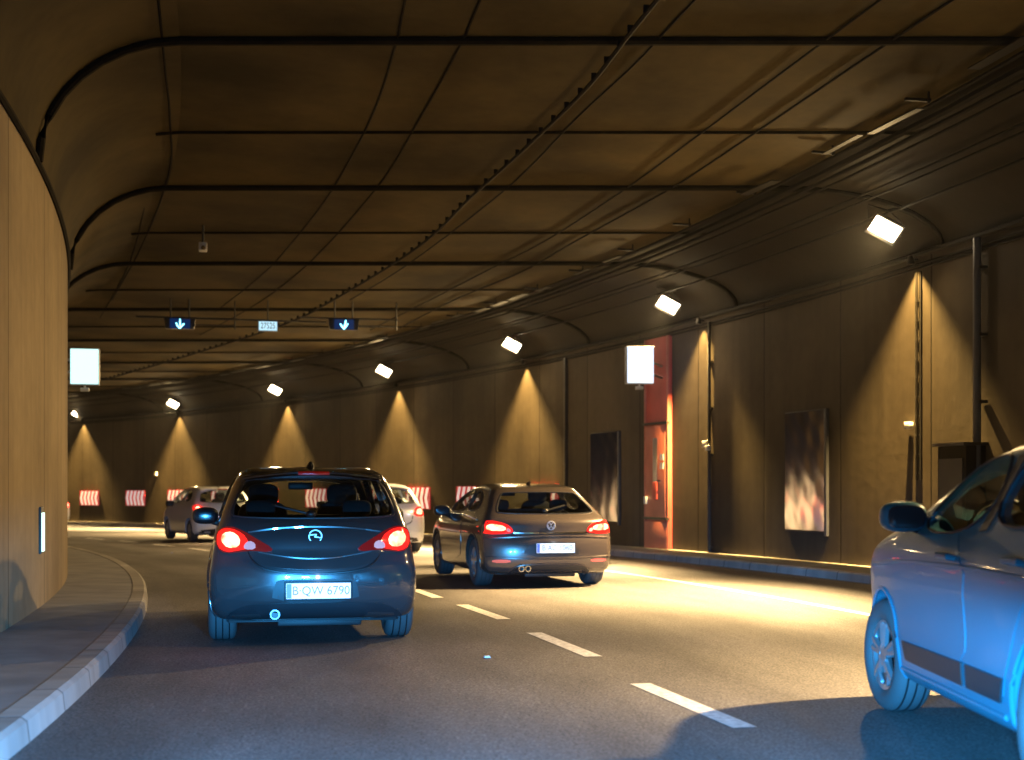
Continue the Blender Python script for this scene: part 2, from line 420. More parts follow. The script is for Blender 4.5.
def smooth_path(P, n=40):
    out = []
    for i in range(len(P)-1):
        p0 = P[max(i-1, 0)]; p1 = P[i]; p2 = P[i+1]; p3 = P[min(i+2, len(P)-1)]
        for k in range(8):
            t = k/8; out.append(.5*((2*p1)+(p2-p0)*t+(2*p0-5*p1+4*p2-p3)*t*t+(3*p1-p0-3*p2+p3)*t**3))
    out.append(P[-1]); return out
seams = [[(405, 0), (397, 40), (371, 118), (332, 190), (300, 233), (262, 275), (215, 312)],
         [(480, 0), (463, 40), (420, 118), (375, 190), (307, 265), (255, 305), (200, 335)],
         [(124, 30), (140, 110), (148, 178), (130, 262), (100, 318)],
         [(163, 47), (170, 120), (168, 178), (140, 250), (112, 300)]]
for q in seams:
    P = smooth_path(extend([cpt(*p, .012) for p in q])); mb = MB(); mb.tube(P, .014, 6, flat=(1, .6)); put(mb.build('seam', M['rib']), ceil)
# cables hung under the slab
def cable(name, q, r, dz, label, clips=False, m='cable'):
    P = smooth_path(extend([cpt(*p, dz) for p in q])); mb = MB(); mb.tube(P, r, 6)
    if clips:
        d = 0
        for a, b in zip(P, P[1:]):
            L_ = (b-a).length; 
            while d < L_:
                c = a+(b-a)*(d/L_); mb.box((c.x, c.y, c.z+.035), (.05, .05, .07)); d += .55
            d -= L_
    o = mb.build(name, M[m], smooth=False); tag(o, label, 'cable'); return o
cable('radiating_cable', [(657, 0), (628, 36), (584, 91), (521, 152), (470, 198), (418, 247), (340, 296), (285, 324), (190, 355), (104, 380)], .022, .14, 'thick black cable on many clips curving along the middle of the ceiling', True)
cable('thin_cable', [(695, 0), (636, 63), (577, 118), (505, 190), (407, 265), (350, 300)], .011, .02, 'thin dark wire on the ceiling just right of the clipped cable')
cable('tension_wire', [(880, 0), (700, 134), (624, 190), (545, 241), (490, 269), (430, 300), (370, 330)], .013, .03, 'left one of two straight parallel dark wires on the right ceiling')
cable('tension_wire', [(952, 0), (700, 170), (663, 193), (576, 241), (521, 272), (454, 300), (400, 328)], .015, .03, 'right one of two straight parallel dark wires on the right ceiling')
# ------------------------------------------------------------------ cable trays over the right haunch
tr = empty('cable_tray', (0, 20, 5), 0, 'bundle of dark ducts and galvanised trays following the bend above the wall lamps', 'cable tray')
mb = MB()
for off, z, r in ((2.25, H_C-.12, .045), (2.05, H_C-.13, .03), (2.45, H_C-.08, .025), (1.88, H_C-.15, .02)): mb.tube(along(right, off, z, wob=.006), r, 6)
put(mb.build('duct', M['cable'], smooth=True), tr)
mb = MB()
P = along(right, 2.7, H_C-.17, n=200)
for a, b in zip(P[::2], P[2::2]):
    if random.random() < .35: continue
    c = (Vector(a)+Vector(b))/2+Vector((random.uniform(-.12, .12), 0, random.uniform(-.03, .05))); h = math.atan2(-(b[0]-a[0]), b[1]-a[1])+random.uniform(-.05, .05)
    mb = MB(); mb.box(c, (random.uniform(.05, .2), (Vector(b)-Vector(a)).length*random.uniform(.5, .95), .012), h); put(mb.build('tray_section', M['tray']), tr)
for i in range(0, 199, 4):
    a, b = P[i], P[i+1]; h = math.atan2(-(b[0]-a[0]), b[1]-a[1]); mb = MB(); mb.box((a[0], a[1], a[2]+.08), (.3, .04, .03), h); mb.box((a[0]+.12, a[1], a[2]+.12), (.02, .02, .16), h); put(mb.build('tray_hanger', M['tray']), tr)
mb = MB()
for off, z, r in ((.75, 5.24, .022), (1.15, 5.38, .018), (1.3, 5.41, .018)): mb.tube(along(right, off, z-.02), r, 6)
put(mb.build('thin_conduit', M['cable'], smooth=True), tr)

# ------------------------------------------------------------------ lights
def local_frame(fn, t, off, z):
    x, y, h = fn(t, off); rz = h-pi/2 if fn is right else h+pi/2
    return Vector((x, y, z-drop(y))), rz, h
def spot(name, loc, target, power, col, size, blend, parent, rad=.08):
    l = bpy.data.lights.new(name, 'SPOT'); l.energy = power; l.color = col; l.spot_size = radians(size); l.spot_blend = blend; l.shadow_soft_size = rad
    o = bpy.data.objects.new(name, l); COL.objects.link(o)
    d = Vector(target)-Vector(loc); o.location = loc; o.rotation_euler = d.to_track_quat('-Z', 'Y').to_euler()
    if parent: put(o, parent)
    return o
LP = [(885, 229), (668, 305), (512, 345), (384, 371), (275, 390), (173, 404), (77, 414)]
LZ = 4.98
lamps = []
for px, py in LP:
    y = 20.0
    for _ in range(20): y = (LZ-CAM_H-drop(y))*F_PX/(HOR-py)
    lamps.append(((px-512)*y/F_PX, y))
# two more behind the viewpoint's edge of the picture, same spacing
lam_labels = ['large bright floodlight at the upper right, nearest of the wall lamps',
 'second nearest floodlight, hanging above the red door niche', 'third floodlight from the right, above the plain wall behind the brown car',
 'fourth floodlight from the right, right of the ceiling arrow signals', 'fifth floodlight from the right, above the dark grey hatchback roof',
 'sixth floodlight from the right, left of the ceiling arrow signals', 'farthest small floodlight under the left light box']
th_l = []
for x, y in lamps: th_l.append(asin(sin(TH0)+(y-YR0)/RR))
extra = [th_l[0]-.098, th_l[0]-.196, th_l[0]-.294]
def asym(name, loc, n, power, parent, up=.45):
    """road floodlight with its wide cross beam: dark behind (towards the wall) and above, weaker away from the traffic"""
    l = bpy.data.lights.new(name, 'POINT'); l.energy = power; l.shadow_soft_size = .12; l.use_nodes = True; nt = l.node_tree; N = nt.nodes.new; L = nt.links.new
    e = nt.nodes['Emission']; e.inputs[0].default_value = (*C_LAMP, 1)
    tc = N('ShaderNodeTexCoord'); sp = N('ShaderNodeSeparateXYZ'); L(tc.outputs['Normal'], sp.inputs[0])
    def ss(sock, a, b, lo, hi):
        r = N('ShaderNodeMapRange'); r.interpolation_type = 'SMOOTHSTEP'; L(sock, r.inputs[0])
        for i, q in enumerate((a, b, lo, hi)): r.inputs[i+1].default_value = q
        return r.outputs[0]
    def mul(a, b):
        q = N('ShaderNodeMath'); q.operation = 'MULTIPLY'; L(a, q.inputs[0]); L(b, q.inputs[1]); return q.outputs[0]
    # local -Z points across the road, local Y up, local X along the traffic
    f = mul(mul(ss(sp.outputs[2], -.52, -.20, 1, .003), ss(sp.outputs[1], -.32, up, 1, .02 if up > .1 else 0.0)), mul(mul(ss(sp.outputs[0], -.25, .5, 1, .08), ss(sp.outputs[1], -.74, -.46, 9.5, .8)), ss(sp.outputs[0], -.94, -.62, .18, 1)))
    L(f, e.inputs[1])
    o = bpy.data.objects.new(name, l); COL.objects.link(o); o.location = loc; o.rotation_euler = Vector(n).to_track_quat('-Z', 'Y').to_euler()
    put(o, parent); return o
def floodlight(x, y, th, label, grp='floodlights along the right wall', power=1.0):
    z = LZ-drop(y); n = Vector((-cos(th), -sin(th), 0)); tdir = Vector((-sin(th), cos(th), 0))
    root = empty('floodlight', (x, y, z), 0, label, 'floodlight', grp)
    aim = (-tdir*1.0+n*.42+Vector((0, 0, -.62))).normalized()
    q = aim.to_track_quat('-Z', 'Y').to_matrix() @ Matrix.Rotation(radians(30), 3, 'Z')
    def bx(mb, c, d, tap=1):
        m2 = MB(); m2.box((0, 0, 0), d, tap=tap)
        vs = [q @ (Vector(v)+Vector(c)) for v in m2.v]; mb.add(vs, m2.f)
    mb = MB(); bx(mb, (0, 0, .09), (.44, .30, .14), .7)
    for k in range(-3, 4): bx(mb, (k*.055, 0, .175), (.012, .24, .05))
    bx(mb, (0, .15, -.005), (.46, .02, .05)); bx(mb, (0, -.15, -.005), (.46, .02, .05)); bx(mb, (.22, 0, -.005), (.02, .30, .05)); bx(mb, (-.22, 0, -.005), (.02, .30, .05))
    b = mb.build('housing', M['dark'], root)
    mb = MB(); bx(mb, (0, 0, .0), (.40, .23, .012)); mb.build('lens', M['lamp_on'], root)
    mb = MB(); up = Vector((0, 0, 1))
    mb.tube([q @ Vector((.27, 0, .05)), q @ Vector((.27, 0, .05))+Vector((0, 0, .2)), Vector((0, 0, .26))-n*.05, q @ Vector((-.27, 0, .05))+Vector((0, 0, .2)), q @ Vector((-.27, 0, .05))], .014, 6)
    mb.tube([Vector((0, 0, .26))-n*.05, Vector((0, 0, .34))-n*.35], .02, 6)
    mb.build('bracket', M['dark'], root)
    loc = Vector((x, y, z))+aim*.06
    asym('beam', loc, n, P_FLOOD*power, root, .45 if power == 1 else .05)
    return root
for (x, y), th, lab in zip(lamps, th_l, lam_labels): floodlight(x, y, th, lab)
off0 = .45
for th in extra:
    x, y, h = right(th, off0); floodlight(x, y, th, 'floodlight on the right wall beyond the edge of the picture', power=.8)
# small downlights at the wall top, each throwing a cone on the wall
WP = [918, 704, 527, 399, 288, 180, 84]
wl_labels = ['wall downlight above the ladder conduit, nearest one', 'wall downlight right of the red door niche', 'wall downlight above the brown grey coupe',
  'wall downlight fourth from the right', 'wall downlight above the dark grey hatchback', 'wall downlight above the distant silver car', 'farthest wall downlight beside the left light box']
tw = [wall_th(px) for px in WP]
for k, th in enumerate(tw+[tw[0]-.098, tw[0]-.196]):
    p, rz, h = local_frame(right, th, .12, H_WR-.10)
    lab = wl_labels[k] if k < 7 else 'wall downlight beyond the right edge of the picture'
    root = empty('wall_downlight', p, rz, lab, 'wall lamp', 'downlights at the top of the right wall')
    mb = MB(); mb.lathe([(-.05, .0), (-.05, .055), (.07, .04), (.07, 0)], 14, axis='Z'); mb.build('housing', M['dark'], root, smooth=True)
    mb = MB(); mb.box((0, .06, .02), (.04, .10, .03)); mb.build('bracket', M['dark'], root)
    b = spot('beam', p+Vector((0, 0, -.06)), p+Vector((0, 0, -3)), P_WASH, C_WASH, 98, .8, None, .015); b.rotation_euler = (0, 0, rz); put(b, root)
    # wall-washer optics: the beam is much stronger straight down than towards the wall just under the lamp
    l = b.data; l.use_nodes = True; nt = l.node_tree; N = nt.nodes.new; L = nt.links.new; e = nt.nodes['Emission']; e.inputs[0].default_value = (1, 1, 1, 1)
    tc = N('ShaderNodeTexCoord'); sp = N('ShaderNodeSeparateXYZ'); L(tc.outputs['Normal'], sp.inputs[0])
    mx = N('ShaderNodeMath'); mx.operation = 'MAXIMUM'; L(sp.outputs[1], mx.inputs[0]); mx.inputs[1].default_value = .035
    pw = N('ShaderNodeMath'); pw.operation = 'POWER'; L(mx.outputs[0], pw.inputs[0]); pw.inputs[1].default_value = -1.9
    ml = N('ShaderNodeMath'); ml.operation = 'MULTIPLY'; L(pw.outputs[0], ml.inputs[0]); ml.inputs[1].default_value = .05
    cu_ = N('ShaderNodeMapRange'); cu_.interpolation_type = 'SMOOTHSTEP'; L(sp.outputs[1], cu_.inputs[0]); cu_.inputs[1].default_value = -.03; cu_.inputs[2].default_value = .03; cu_.inputs[3].default_value = .004
    m3 = N('ShaderNodeMath'); m3.operation = 'MULTIPLY'; L(ml.outputs[0], m3.inputs[0]); L(cu_.outputs[0], m3.inputs[1]); L(m3.outputs[0], e.inputs[1])

# own car's headlights (their blue-white light is on everything near in the photograph)
def beamlight(loc, power):
    l = bpy.data.lights.new('headlight_beam', 'SPOT'); l.energy = power; l.color = (1, 1, 1); l.spot_size = radians(100); l.spot_blend = .6; l.shadow_soft_size = .035
    l.use_nodes = True; nt = l.node_tree; N = nt.nodes.new; L = nt.links.new
    e = nt.nodes['Emission']; e.inputs[0].default_value = (*C_HEAD, 1)
    tc = N('ShaderNodeTexCoord'); sp = N('ShaderNodeSeparateXYZ'); L(tc.outputs['Normal'], sp.inputs[0])
    # spot looks along local -Z; local Y is up: fade out above the cut-off
    dv = N('ShaderNodeMath'); dv.operation = 'DIVIDE'; L(sp.outputs[1], dv.inputs[0]); 
    ab = N('ShaderNodeMath'); ab.operation = 'ABSOLUTE'; L(sp.outputs[2], ab.inputs[0]); L(ab.outputs[0], dv.inputs[1])
    r = N('ShaderNodeMapRange'); r.interpolation_type = 'SMOOTHSTEP'; L(dv.outputs[0], r.inputs[0])
    r.inputs[1].default_value = -.02; r.inputs[2].default_value = .065; r.inputs[3].default_value = 1; r.inputs[4].default_value = .02
    L(r.outputs[0], e.inputs[1])
    o = bpy.data.objects.new('headlight_beam', l); COL.objects.link(o); o.location = loc; o.rotation_euler = (radians(90), 0, 0)
    return o
for sx in (-.72, -.56, .56, .72): beamlight((sx, 1.6, .66), P_HEAD)

# ------------------------------------------------------------------ text
def text_mesh(txt, size, m, name='lettering', parent=None, depth=.002, cx=0, cz=0, y=0, sx=1.0):
    cu = bpy.data.curves.new('t', 'FONT'); cu.body = txt; cu.size = size; cu.align_x = 'CENTER'; cu.align_y = 'CENTER'; cu.extrude = depth
    o = bpy.data.objects.new('t', cu); COL.objects.link(o); dg = bpy.context.evaluated_depsgraph_get(); dg.update()
    me = bpy.data.meshes.new_from_object(o.evaluated_get(dg)); bpy.data.objects.remove(o); bpy.data.curves.remove(cu)
    me.transform(Matrix.Translation((cx, y, cz)) @ Matrix.Rotation(radians(90), 4, 'X') @ Matrix.Diagonal((sx, 1, 1, 1)))
    me.materials.clear(); me.materials.append(m); me.name = name
    return link(bpy.data.objects.new(name, me), parent)

# ------------------------------------------------------------------ light box signs
def face_cam_rz(x, y): return math.atan2(-x, y)*0  # boxes hang square to the road, facing back along it
def lightbox(px0, px1, py0, py1, y, th, mname, label, arm_to, fit_side=True):
    x = ((px0+px1)/2-512)*y/F_PX; w = (px1-px0)*y/F_PX; h = (py1-py0)*y/F_PX; z = z_at((py0+py1)/2, y)
    root = empty('light_box_sign', (x, y, z), th, label, 'sign')
    mb = MB(); mb.box((0, .10, 0), (w+.02, .17, h+.03)); mb.build('case', M['grey'], root, bevel=.012)
    mb = MB(); mb.box((0, .0, 0), (w, .03, h)); mb.build('lit_face', M[mname], root, bevel=.008)
    # glowing back face added; brighter on the right sign to light the niche
    mb = MB(); mb.box((0, .20, 0), (w, .03, h)); mb.build('lit_face', M['sign_back' if mname == 'sign_right' else mname], root, bevel=.008)
    mb = MB(); R = Matrix.Rotation(-th, 3, 'Z'); a = R @ (Vector(arm_to)-Vector((x, y, z)))
    mb.tube([(0, .12, h*.25), (a.x, a.y, h*.25)], .022, 8); mb.tube([(0, .12, -h*.1), (a.x, a.y, -h*.1)], .022, 8)
    mb.build('arm', M['grey'], root)
    mb = MB(); mb.box((0, .08, -h/2-.09), (.14, .1, .06)); mb.tube([(0, .08, -h/2-.02), (0, .08, -h/2-.07)], .02, 6); mb.build('sounder', M['white'], root, bevel=.008)
    return root
x, y, h = left(wall_th(70, left, lo=.05, hi=.33)) if False else left(asin(sin(TL0)+(24.6-YL0)/RL))
lightbox(71, 98, 349, 384, 24.0, radians(12), 'sign_left', 'cyan white glowing light box sign at the left wall edge', (x, y, 3.3))
x, y, h = right(wall_th(663)); 
lightbox(627, 654, 347, 383, 27.2, radians(10), 'sign_right', 'blue white glowing light box sign beside the red door niche', (x, y, 3.4))
# small lit escape sign low on the left wall
th = wall_th(40, left, hi=.29); p, rz, h = local_frame(left, th, .0, 0)
M['case_d'] = mat('sign_case', (.08, .07, .06), .6)
root = empty('escape_sign', (p.x, p.y, z_at(530, p.y)), rz, 'small upright green white lit sign low on the left wall', 'sign')
mb = MB(); mb.box((0, -.012, .0), (.24, .024, .46)); mb.build('case', M['case_d'], root, bevel=.01)
mb = MB(); mb.box((0, -.03, -.02), (.19, .012, .38)); mb.build('lit_face', M['sign_small'], root)

# ------------------------------------------------------------------ lane signals and number sign under the ceiling
def signal(px, py, y, label, tilt):
    x = (px-512)*y/F_PX; z = z_at(py, y); root = empty('lane_signal', (x, y, z), radians(14), label, 'signal', 'lane arrow signals under the ceiling')
    mb = MB(); mb.box((0, .06, 0), (.62, .12, .26), tap=1.12); mb.build('case', M['black'], root, bevel=.015)
    mb = MB(); mb.box((0, -.004, -.01), (.44, .012, .22)); mb.build('signal_face', M['panel_blue'], root)
    def bar(mb, a, b, w): 
        a, b = Vector((a[0], 0, a[1])), Vector((b[0], 0, b[1])); d = (b-a).normalized(); s_ = Vector((-d.z, 0, d.x))*w/2
        vs = [a-s_, b-s_, b+s_, a+s_]; mb.add([v+Vector((0, -.022, 0)) for v in vs]+[v+Vector((0, -.011, 0)) for v in vs], [(0, 1, 2, 3), (7, 6, 5, 4), (0, 4, 5, 1), (1, 5, 6, 2), (2, 6, 7, 3), (3, 7, 4, 0)])
    mb = MB(); t = tilt
    bar(mb, (-.005, -.115), (-.065, -.05+.02*t), .022); bar(mb, (-.065, -.05+.02*t), (-.085, .0), .02)
    bar(mb, (-.005, -.115), (.06, -.045+.01*t), .022); bar(mb, (.06, -.045+.01*t), (.085, -.01+.02*t), .02)
    bar(mb, (-.0, -.07), (.0+.035*t, .03), .024); bar(mb, (.0+.035*t, .03), (.005+.03*t, .085), .02)
    mb.build('arrow', M['arrow'], root)
    zt = H_C-drop(y)-z
    mb = MB(); mb.tube([(-.2, .06, .12), (-.2, .06, zt)], .018, 6); mb.tube([(.2, .06, .12), (.2, .06, zt)], .018, 6)
    mb.tube([(-.95, .1, .13), (1.25, .1, .13)], .02, 6); mb.tube([(.31, .1, -.02), (1.2, .1, -.02)], .016, 6); mb.tube([(1.2, .1, -.1), (1.2, .1, .22)], .018, 6)
    mb.tube([(1.2, .1, .1), (1.2, .1, zt)], .014, 6)
    mb.build('hanger', M['dark'], root)
signal(180, 323, 31.5, 'left lane arrow signal glowing cyan under the ceiling', 0)
signal(344, 324, 31.8, 'right lane arrow signal glowing cyan under the ceiling', 1)
y = 31.6; root = empty('number_sign', ((268-512)*y/F_PX, y, z_at(326, y)), radians(14), 'small lit pale blue sign reading 27525 between the arrow signals', 'sign')
mb = MB(); mb.box((0, .05, 0), (.44, .08, .235)); mb.build('case', M['black'], root, bevel=.01)
mb = MB(); mb.box((0, .005, 0), (.40, .012, .20)); mb.build('number_face', M['num_face'], root)
text_mesh('27525', .185, M['num_ink'], parent=root, y=-.006, sx=.70, cz=.0)
mb = MB(); zt = H_C-drop(y)-z_at(326, y); mb.tube([(0, .05, .1), (0, .05, zt)], .016, 6); mb.tube([(-1.9, .08, .13), (1.3, .08, .13)], .02, 6); mb.build('hanger', M['dark'], root)
# ceiling camera
y = 23.0; xk = (203-512)*y/F_PX; zc = H_C-drop(y)
root = empty('ceiling_camera', (xk, y, zc), 0, 'small pale camera box hanging from the left part of the ceiling', 'camera')
zz = z_at(249, y)-zc
mb = MB(); mb.box((0, 0, zz+.03), (.13, .22, .13), .2); mb.build('camera_body', M['white'], root, bevel=.015)
mb = MB(); mb.lathe([(-.14, 0), (-.14, .035), (-.1, .04), (-.1, 0)], 12, axis='Y', c=(.03, 0, zz)); mb.build('camera_lens', M['chrome'], root, smooth=True)
mb = MB(); mb.tube([(0, 0, zz+.08), (0, 0, 0)], .02, 8); mb.build('stem', M['dark'], root)

# ------------------------------------------------------------------ chevron boards on the far wall
CH = [(90, 'leftmost red and white chevron board, far along the bend'), (136, 'second red and white chevron board from the left'), (178, 'third chevron board from the left, just left of the silver car'),
      (222, 'chevron board hidden behind the distant silver car'), (268, 'chevron board behind the left side of the dark grey hatchback'), (317, 'chevron board seen through the dark hatchback rear window'),
      (367, 'chevron board behind the right side of the dark hatchback'), (419, 'large chevron board between the dark hatchback and the brown coupe'),
      (470, 'chevron board cut off by the brown coupe windscreen pillar'), (545, 'chevron board seen through the brown coupe rear window')]
for px, lab in CH:
    p, rz, h = local_frame(right, wall_th(px), 0.0, 0); yy = p.y; zc = z_at(498 if px < 500 else 497, yy)
    k = 1422/yy; w = (20+(px-90)*.0195)/k/max(.5, sin(pi/2-h+math.atan2(p.x, p.y)))*0+ 1.62; hh = .62
    root = empty('chevron_board', (p.x, p.y, zc), rz, lab, 'sign', 'red and white chevron boards on the far wall')
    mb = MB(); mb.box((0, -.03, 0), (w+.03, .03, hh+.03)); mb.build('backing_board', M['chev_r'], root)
    mb = MB(); mb.box((0, -.006, 0), (w*.6, .012, .06)); mb.build('bracket', M['dark'], root)
    mb = MB(); n = 5; pitch = w/(n+.1); sw = pitch*.52; lean = .13
    for i in range(n+1):
        x0 = -w/2+pitch*(i+.05)
        def cl(v): return max(-w/2, min(w/2, v))
        for (za, xa), (zb, xb) in (((hh/2, x0+lean), (0, x0)), ((0, x0), (-hh/2, x0+lean))):
            q = [(cl(xa), za), (cl(xa+sw), za), (cl(xb+sw), zb), (cl(xb), zb)]
            if abs(q[0][0]-q[1][0])+abs(q[2][0]-q[3][0]) < .01: continue
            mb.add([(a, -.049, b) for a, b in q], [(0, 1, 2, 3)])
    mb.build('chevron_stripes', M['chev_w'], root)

# ------------------------------------------------------------------ wall recess panels, door niche, conduits
def px_w(px0, px1):
    a = right(wall_th(px0)); b = right(wall_th(px1)); return sqrt((a[0]-b[0])**2+(a[1]-b[1])**2)
def wall_panel(px0, px1, py0, py1, label):
    pc = (px0+px1)/2; p, rz, h = local_frame(right, wall_th(pc), 0, 0); w = px_w(px0, px1)
    z1, z0 = z_at(py0, p.y), z_at(py1, p.y); H = z1-z0
    root = empty('steel_wall_panel', (p.x, p.y, z0), rz, label, 'wall panel', 'tall shiny steel panels on the right wall')
    mb = MB(); mb.box((0, -.02, H/2), (w+.05, .04, H+.05)); mb.build('frame', M['dark'], root, bevel=.01)
    # slightly wavy sheet
    me = bpy.data.meshes.new('steel_sheet'); nx, nz = 16, 28; V = []
    for j in range(nz+1):
        for i in range(nx+1):
            V.append((-w/2+w*i/nx, -.050-.006*sin(i/nx*pi)-.004*sin(i*1.1+j*.35)*sin(j*.5), H*j/nz))
    me.from_pydata(V, [], [(j*(nx+1)+i, j*(nx+1)+i+1, (j+1)*(nx+1)+i+1, (j+1)*(nx+1)+i) for j in range(nz) for i in range(nx)])
    me.polygons.foreach_set('use_smooth', [True]*len(me.polygons)); me.materials.append(M['sheet']); link(bpy.data.objects.new('steel_sheet', me), root)
    mb = MB(); mb.box((w/2+.05, -.03, H/2-.03), (.08, .055, H+.1)); mb.build('side_post', M['pipe_grey'], root, bevel=.01)
    return root
M['pipe_grey'] = mat('pipe_grey', (.045, .05, .065), .5, noise=.2)
M['sheet'] = mat('polished_steel', (.40, .37, .385), .15, metal=1, noise=.12, nscale=1.5)
wall_panel(787, 826, 412, 530, 'large shiny steel panel with grey post, nearest one on the right wall')
wall_panel(592, 619, 433, 521, 'smaller shiny steel panel behind the brown coupe, left of the red niche')
# red niche with door
t0 = wall_th(660); p, rz, h = local_frame(right, t0, 0, 0); w = px_w(648, 672); dz = -drop(p.y); zt = z_at(338, p.y); zd1 = z_at(425, p.y); zd0 = z_at(517, p.y)
root = empty('escape_door', (p.x, p.y, .125+dz), rz, 'red and orange escape door niche with tall narrow window in the right wall', 'door')
b0 = .125+dz
mb = MB(); mb.box((0, -.035, (zt-b0)/2), (w, .06, zt-b0)); mb.build('niche_lining', M['red'], root)
mb = MB(); mb.box((w/2-.05, -.08, (zt-b0)/2), (.08, .035, zt-b0)); mb.box((-w/2+.02, -.08, (zt-b0)/2), (.05, .035, zt-b0)); mb.build('jamb', M['orange'], root, bevel=.008)
mb = MB(); mb.box((-.02, -.085, (zd0+zd1)/2-b0), (w*.82, .04, zd1-zd0)); d = mb.build('door_leaf', M['orange'], root, bevel=.008)
mb = MB(); mb.box((-.02, -.108, zd1-b0-.75), (w*.17, .012, .95)); mb.build('door_window', M['steel'], d, bevel=.004)
mb = MB(); mb.tube([(w*.2, -.1, zd0-b0+.75), (w*.2, -.16, zd0-b0+.75), (w*.32, -.16, zd0-b0+.75)], .018, 8); mb.build('handle', M['chrome'], d)
mb = MB(); mb.box((w*.27, -.11, zd1-b0-.68), (.16, .012, .13)); mb.box((w*.27, -.11, zd1-b0-.86), (.16, .012, .13)); mb.build('door_notice', M['white'], d)
mb = MB(); mb.box((-.02, -.11, zd0-b0+.55), (w*.2, .04, .38)); mb.build('alarm_box', M['red'], d, bevel=.02)
mb = MB(); mb.box((-w*.38, -.12, zd0-b0+.35), (.1, .06, .16)); mb.build('switch_box', M['white'], d, bevel=.01)
mb = MB(); mb.box((0, -.1, zd1-b0+.03), (w, .07, .05)); mb.box((0, -.1, zd0-b0-.03), (w, .07, .05)); mb.build('rail', M['dark'], root)
mb = MB(); mb.box((0, -.085, (zd0-b0)/2-.03), (w*.9, .04, zd0-b0-.12)); mb.build('base_panel', M['orange'], root, bevel=.006)
# conduits and posts
def vpipe(px, py0, py1, r, m, name, label, cat, off=.06, flat=False):
    p, rz, h = local_frame(right, wall_th(px), 0, 0); z1 = z_at(py0, p.y); z0 = z_at(py1, p.y)
    o = empty(name, (p.x, p.y, z0), rz, label, cat); mb = MB()
    if flat: mb.box((0, -off/2-.002, (z1-z0)/2), (r*2, off, z1-z0))
    else: mb.tube([(0, -off, 0), (0, -off, z1-z0)], r, 10)
    mb.build('pipe', M[m], o, smooth=not flat)
    for k in range(int((z1-z0)/.9)+1):
        mb = MB(); mb.box((0, -off*.55, .15+k*.9), (r*2+.05, off*1.0, .04)); mb.build('clamp', M['dark'], o)
    return o, p, rz
o, p, rz = vpipe(712, 322, 555, .035, 'dark', 'wall_conduit', 'dark vertical conduit with small boxes right of the red niche', 'conduit')
mb = MB(); z0 = o.location.z; mb.box((-.09, -.08, z_at(444, p.y)-z0), (.16, .1, .13)); mb.box((.02, -.1, z_at(448, p.y)-z0), (.1, .08, .1)); mb.build('junction_box', M['white'], o, bevel=.01)
o, p, rz = vpipe(985, 238, 480, .055, 'pipe_grey', 'drain_pipe', 'wide grey blue vertical drain pipe above the blue silver car', 'pipe', .12)
o, p, rz = vpipe(567, 358, 545, .05, 'dark', 'wall_conduit', 'dark vertical duct behind the brown coupe left of the small steel panel', 'conduit', .07, True)
# ladder-like cable riser
p, rz, h = local_frame(right, wall_th(919), 0, 0); z1 = z_at(272, p.y); z0 = z_at(480, p.y)
o = empty('cable_riser', (p.x, p.y, z0), rz, 'narrow ladder shaped cable riser inside the bright wall cone', 'conduit')
mb = MB(); 
for sx in (-.07, .07): mb.box((sx, -.012, (z1-z0)/2), (.02, .02, z1-z0))
mb.build('side_rail', M['dark'], o)
for k in range(int((z1-z0)/.28)): mb = MB(); mb.box((0, -.012, .1+k*.28), (.12, .012, .02)); mb.build('rung', M['dark'], o)
mb = MB(); mb.tube([(.0, -.03, 0), (.0, -.03, z1-z0)], .010, 8); mb.build('cable', M['cable'], o)
mb = MB(); mb.box((-.2, -.05, z_at(425, p.y)-z0), (.13, .08, .1)); mb.build('junction_box', M['white'], o, bevel=.01)
# cabinet low on the wall behind the nearest car
p, rz, h = local_frame(right, wall_th(972), 0, 0); zt = z_at(446, p.y)
o = empty('wall_cabinet', (p.x, p.y, .125), rz, 'dark wall cabinet with a flat lid behind the blue silver car roof', 'cabinet')
mb = MB(); mb.box((0, -.16, (zt-.125)/2), (.72, .3, zt-.125)); mb.build('cabinet_body', M['haunch'], o, bevel=.01)
mb = MB(); mb.box((0, -.18, zt-.125+.02), (.82, .38, .04)); mb.build('lid', M['dark'], o)
mb = MB(); mb.box((0, -.32, (zt-.125)*.55), (.6, .02, (zt-.125)*.7)); mb.build('cabinet_door', M['dark'], o)
# small beacon lamp on far wall
p, rz, h = local_frame(right, wall_th(157), 0, 0)
o = empty('wall_button', (p.x, p.y, z_at(474, p.y)), rz, 'tiny pale box on the far wall left of the silver car', 'box')
mb = MB(); mb.box((0, -.05, 0), (.14, .1, .14)); mb.build('case', M['white'], o, bevel=.01)

# ------------------------------------------------------------------ road markings
def marking(name, pts, w, label=None):
    """flat painted strip 4 mm above the road along plan points"""
    mb = MB(); L_ = []; R_ = []
    for i, p in enumerate(pts):
        a = Vector(pts[max(i-1, 0)]); b = Vector(pts[min(i+1, len(pts)-1)]); d = (b-a).normalized(); n = Vector((-d.y, d.x))
        L_.append((p[0]+n.x*w/2, p[1]+n.y*w/2)); R_.append((p[0]-n.x*w/2, p[1]-n.y*w/2))
    n = len(pts); z = lambda q: .004-drop(q[1])
    mb.add([(q[0], q[1], z(q)) for q in L_]+[(q[0], q[1], z(q)) for q in R_], [(i, i+1, n+i+1, n+i) for i in range(n-1)])
    o = mb.build(name, M['paint']); tag(o, kind='structure'); return o
def gpt(px, py):
    y = 10.0
    for _ in range(30): y = (CAM_H+drop(y))*F_PX/(py-HOR)
    return ((px-512)*y/F_PX, y)
for a, b in (((745, 728), (640, 684)), ((594, 657), (534, 633)), ((504, 619.5), (462, 605)), ((438, 598), (414, 589.5))):
    marking('lane_dash', [gpt(*a), gpt(*b)], .14)
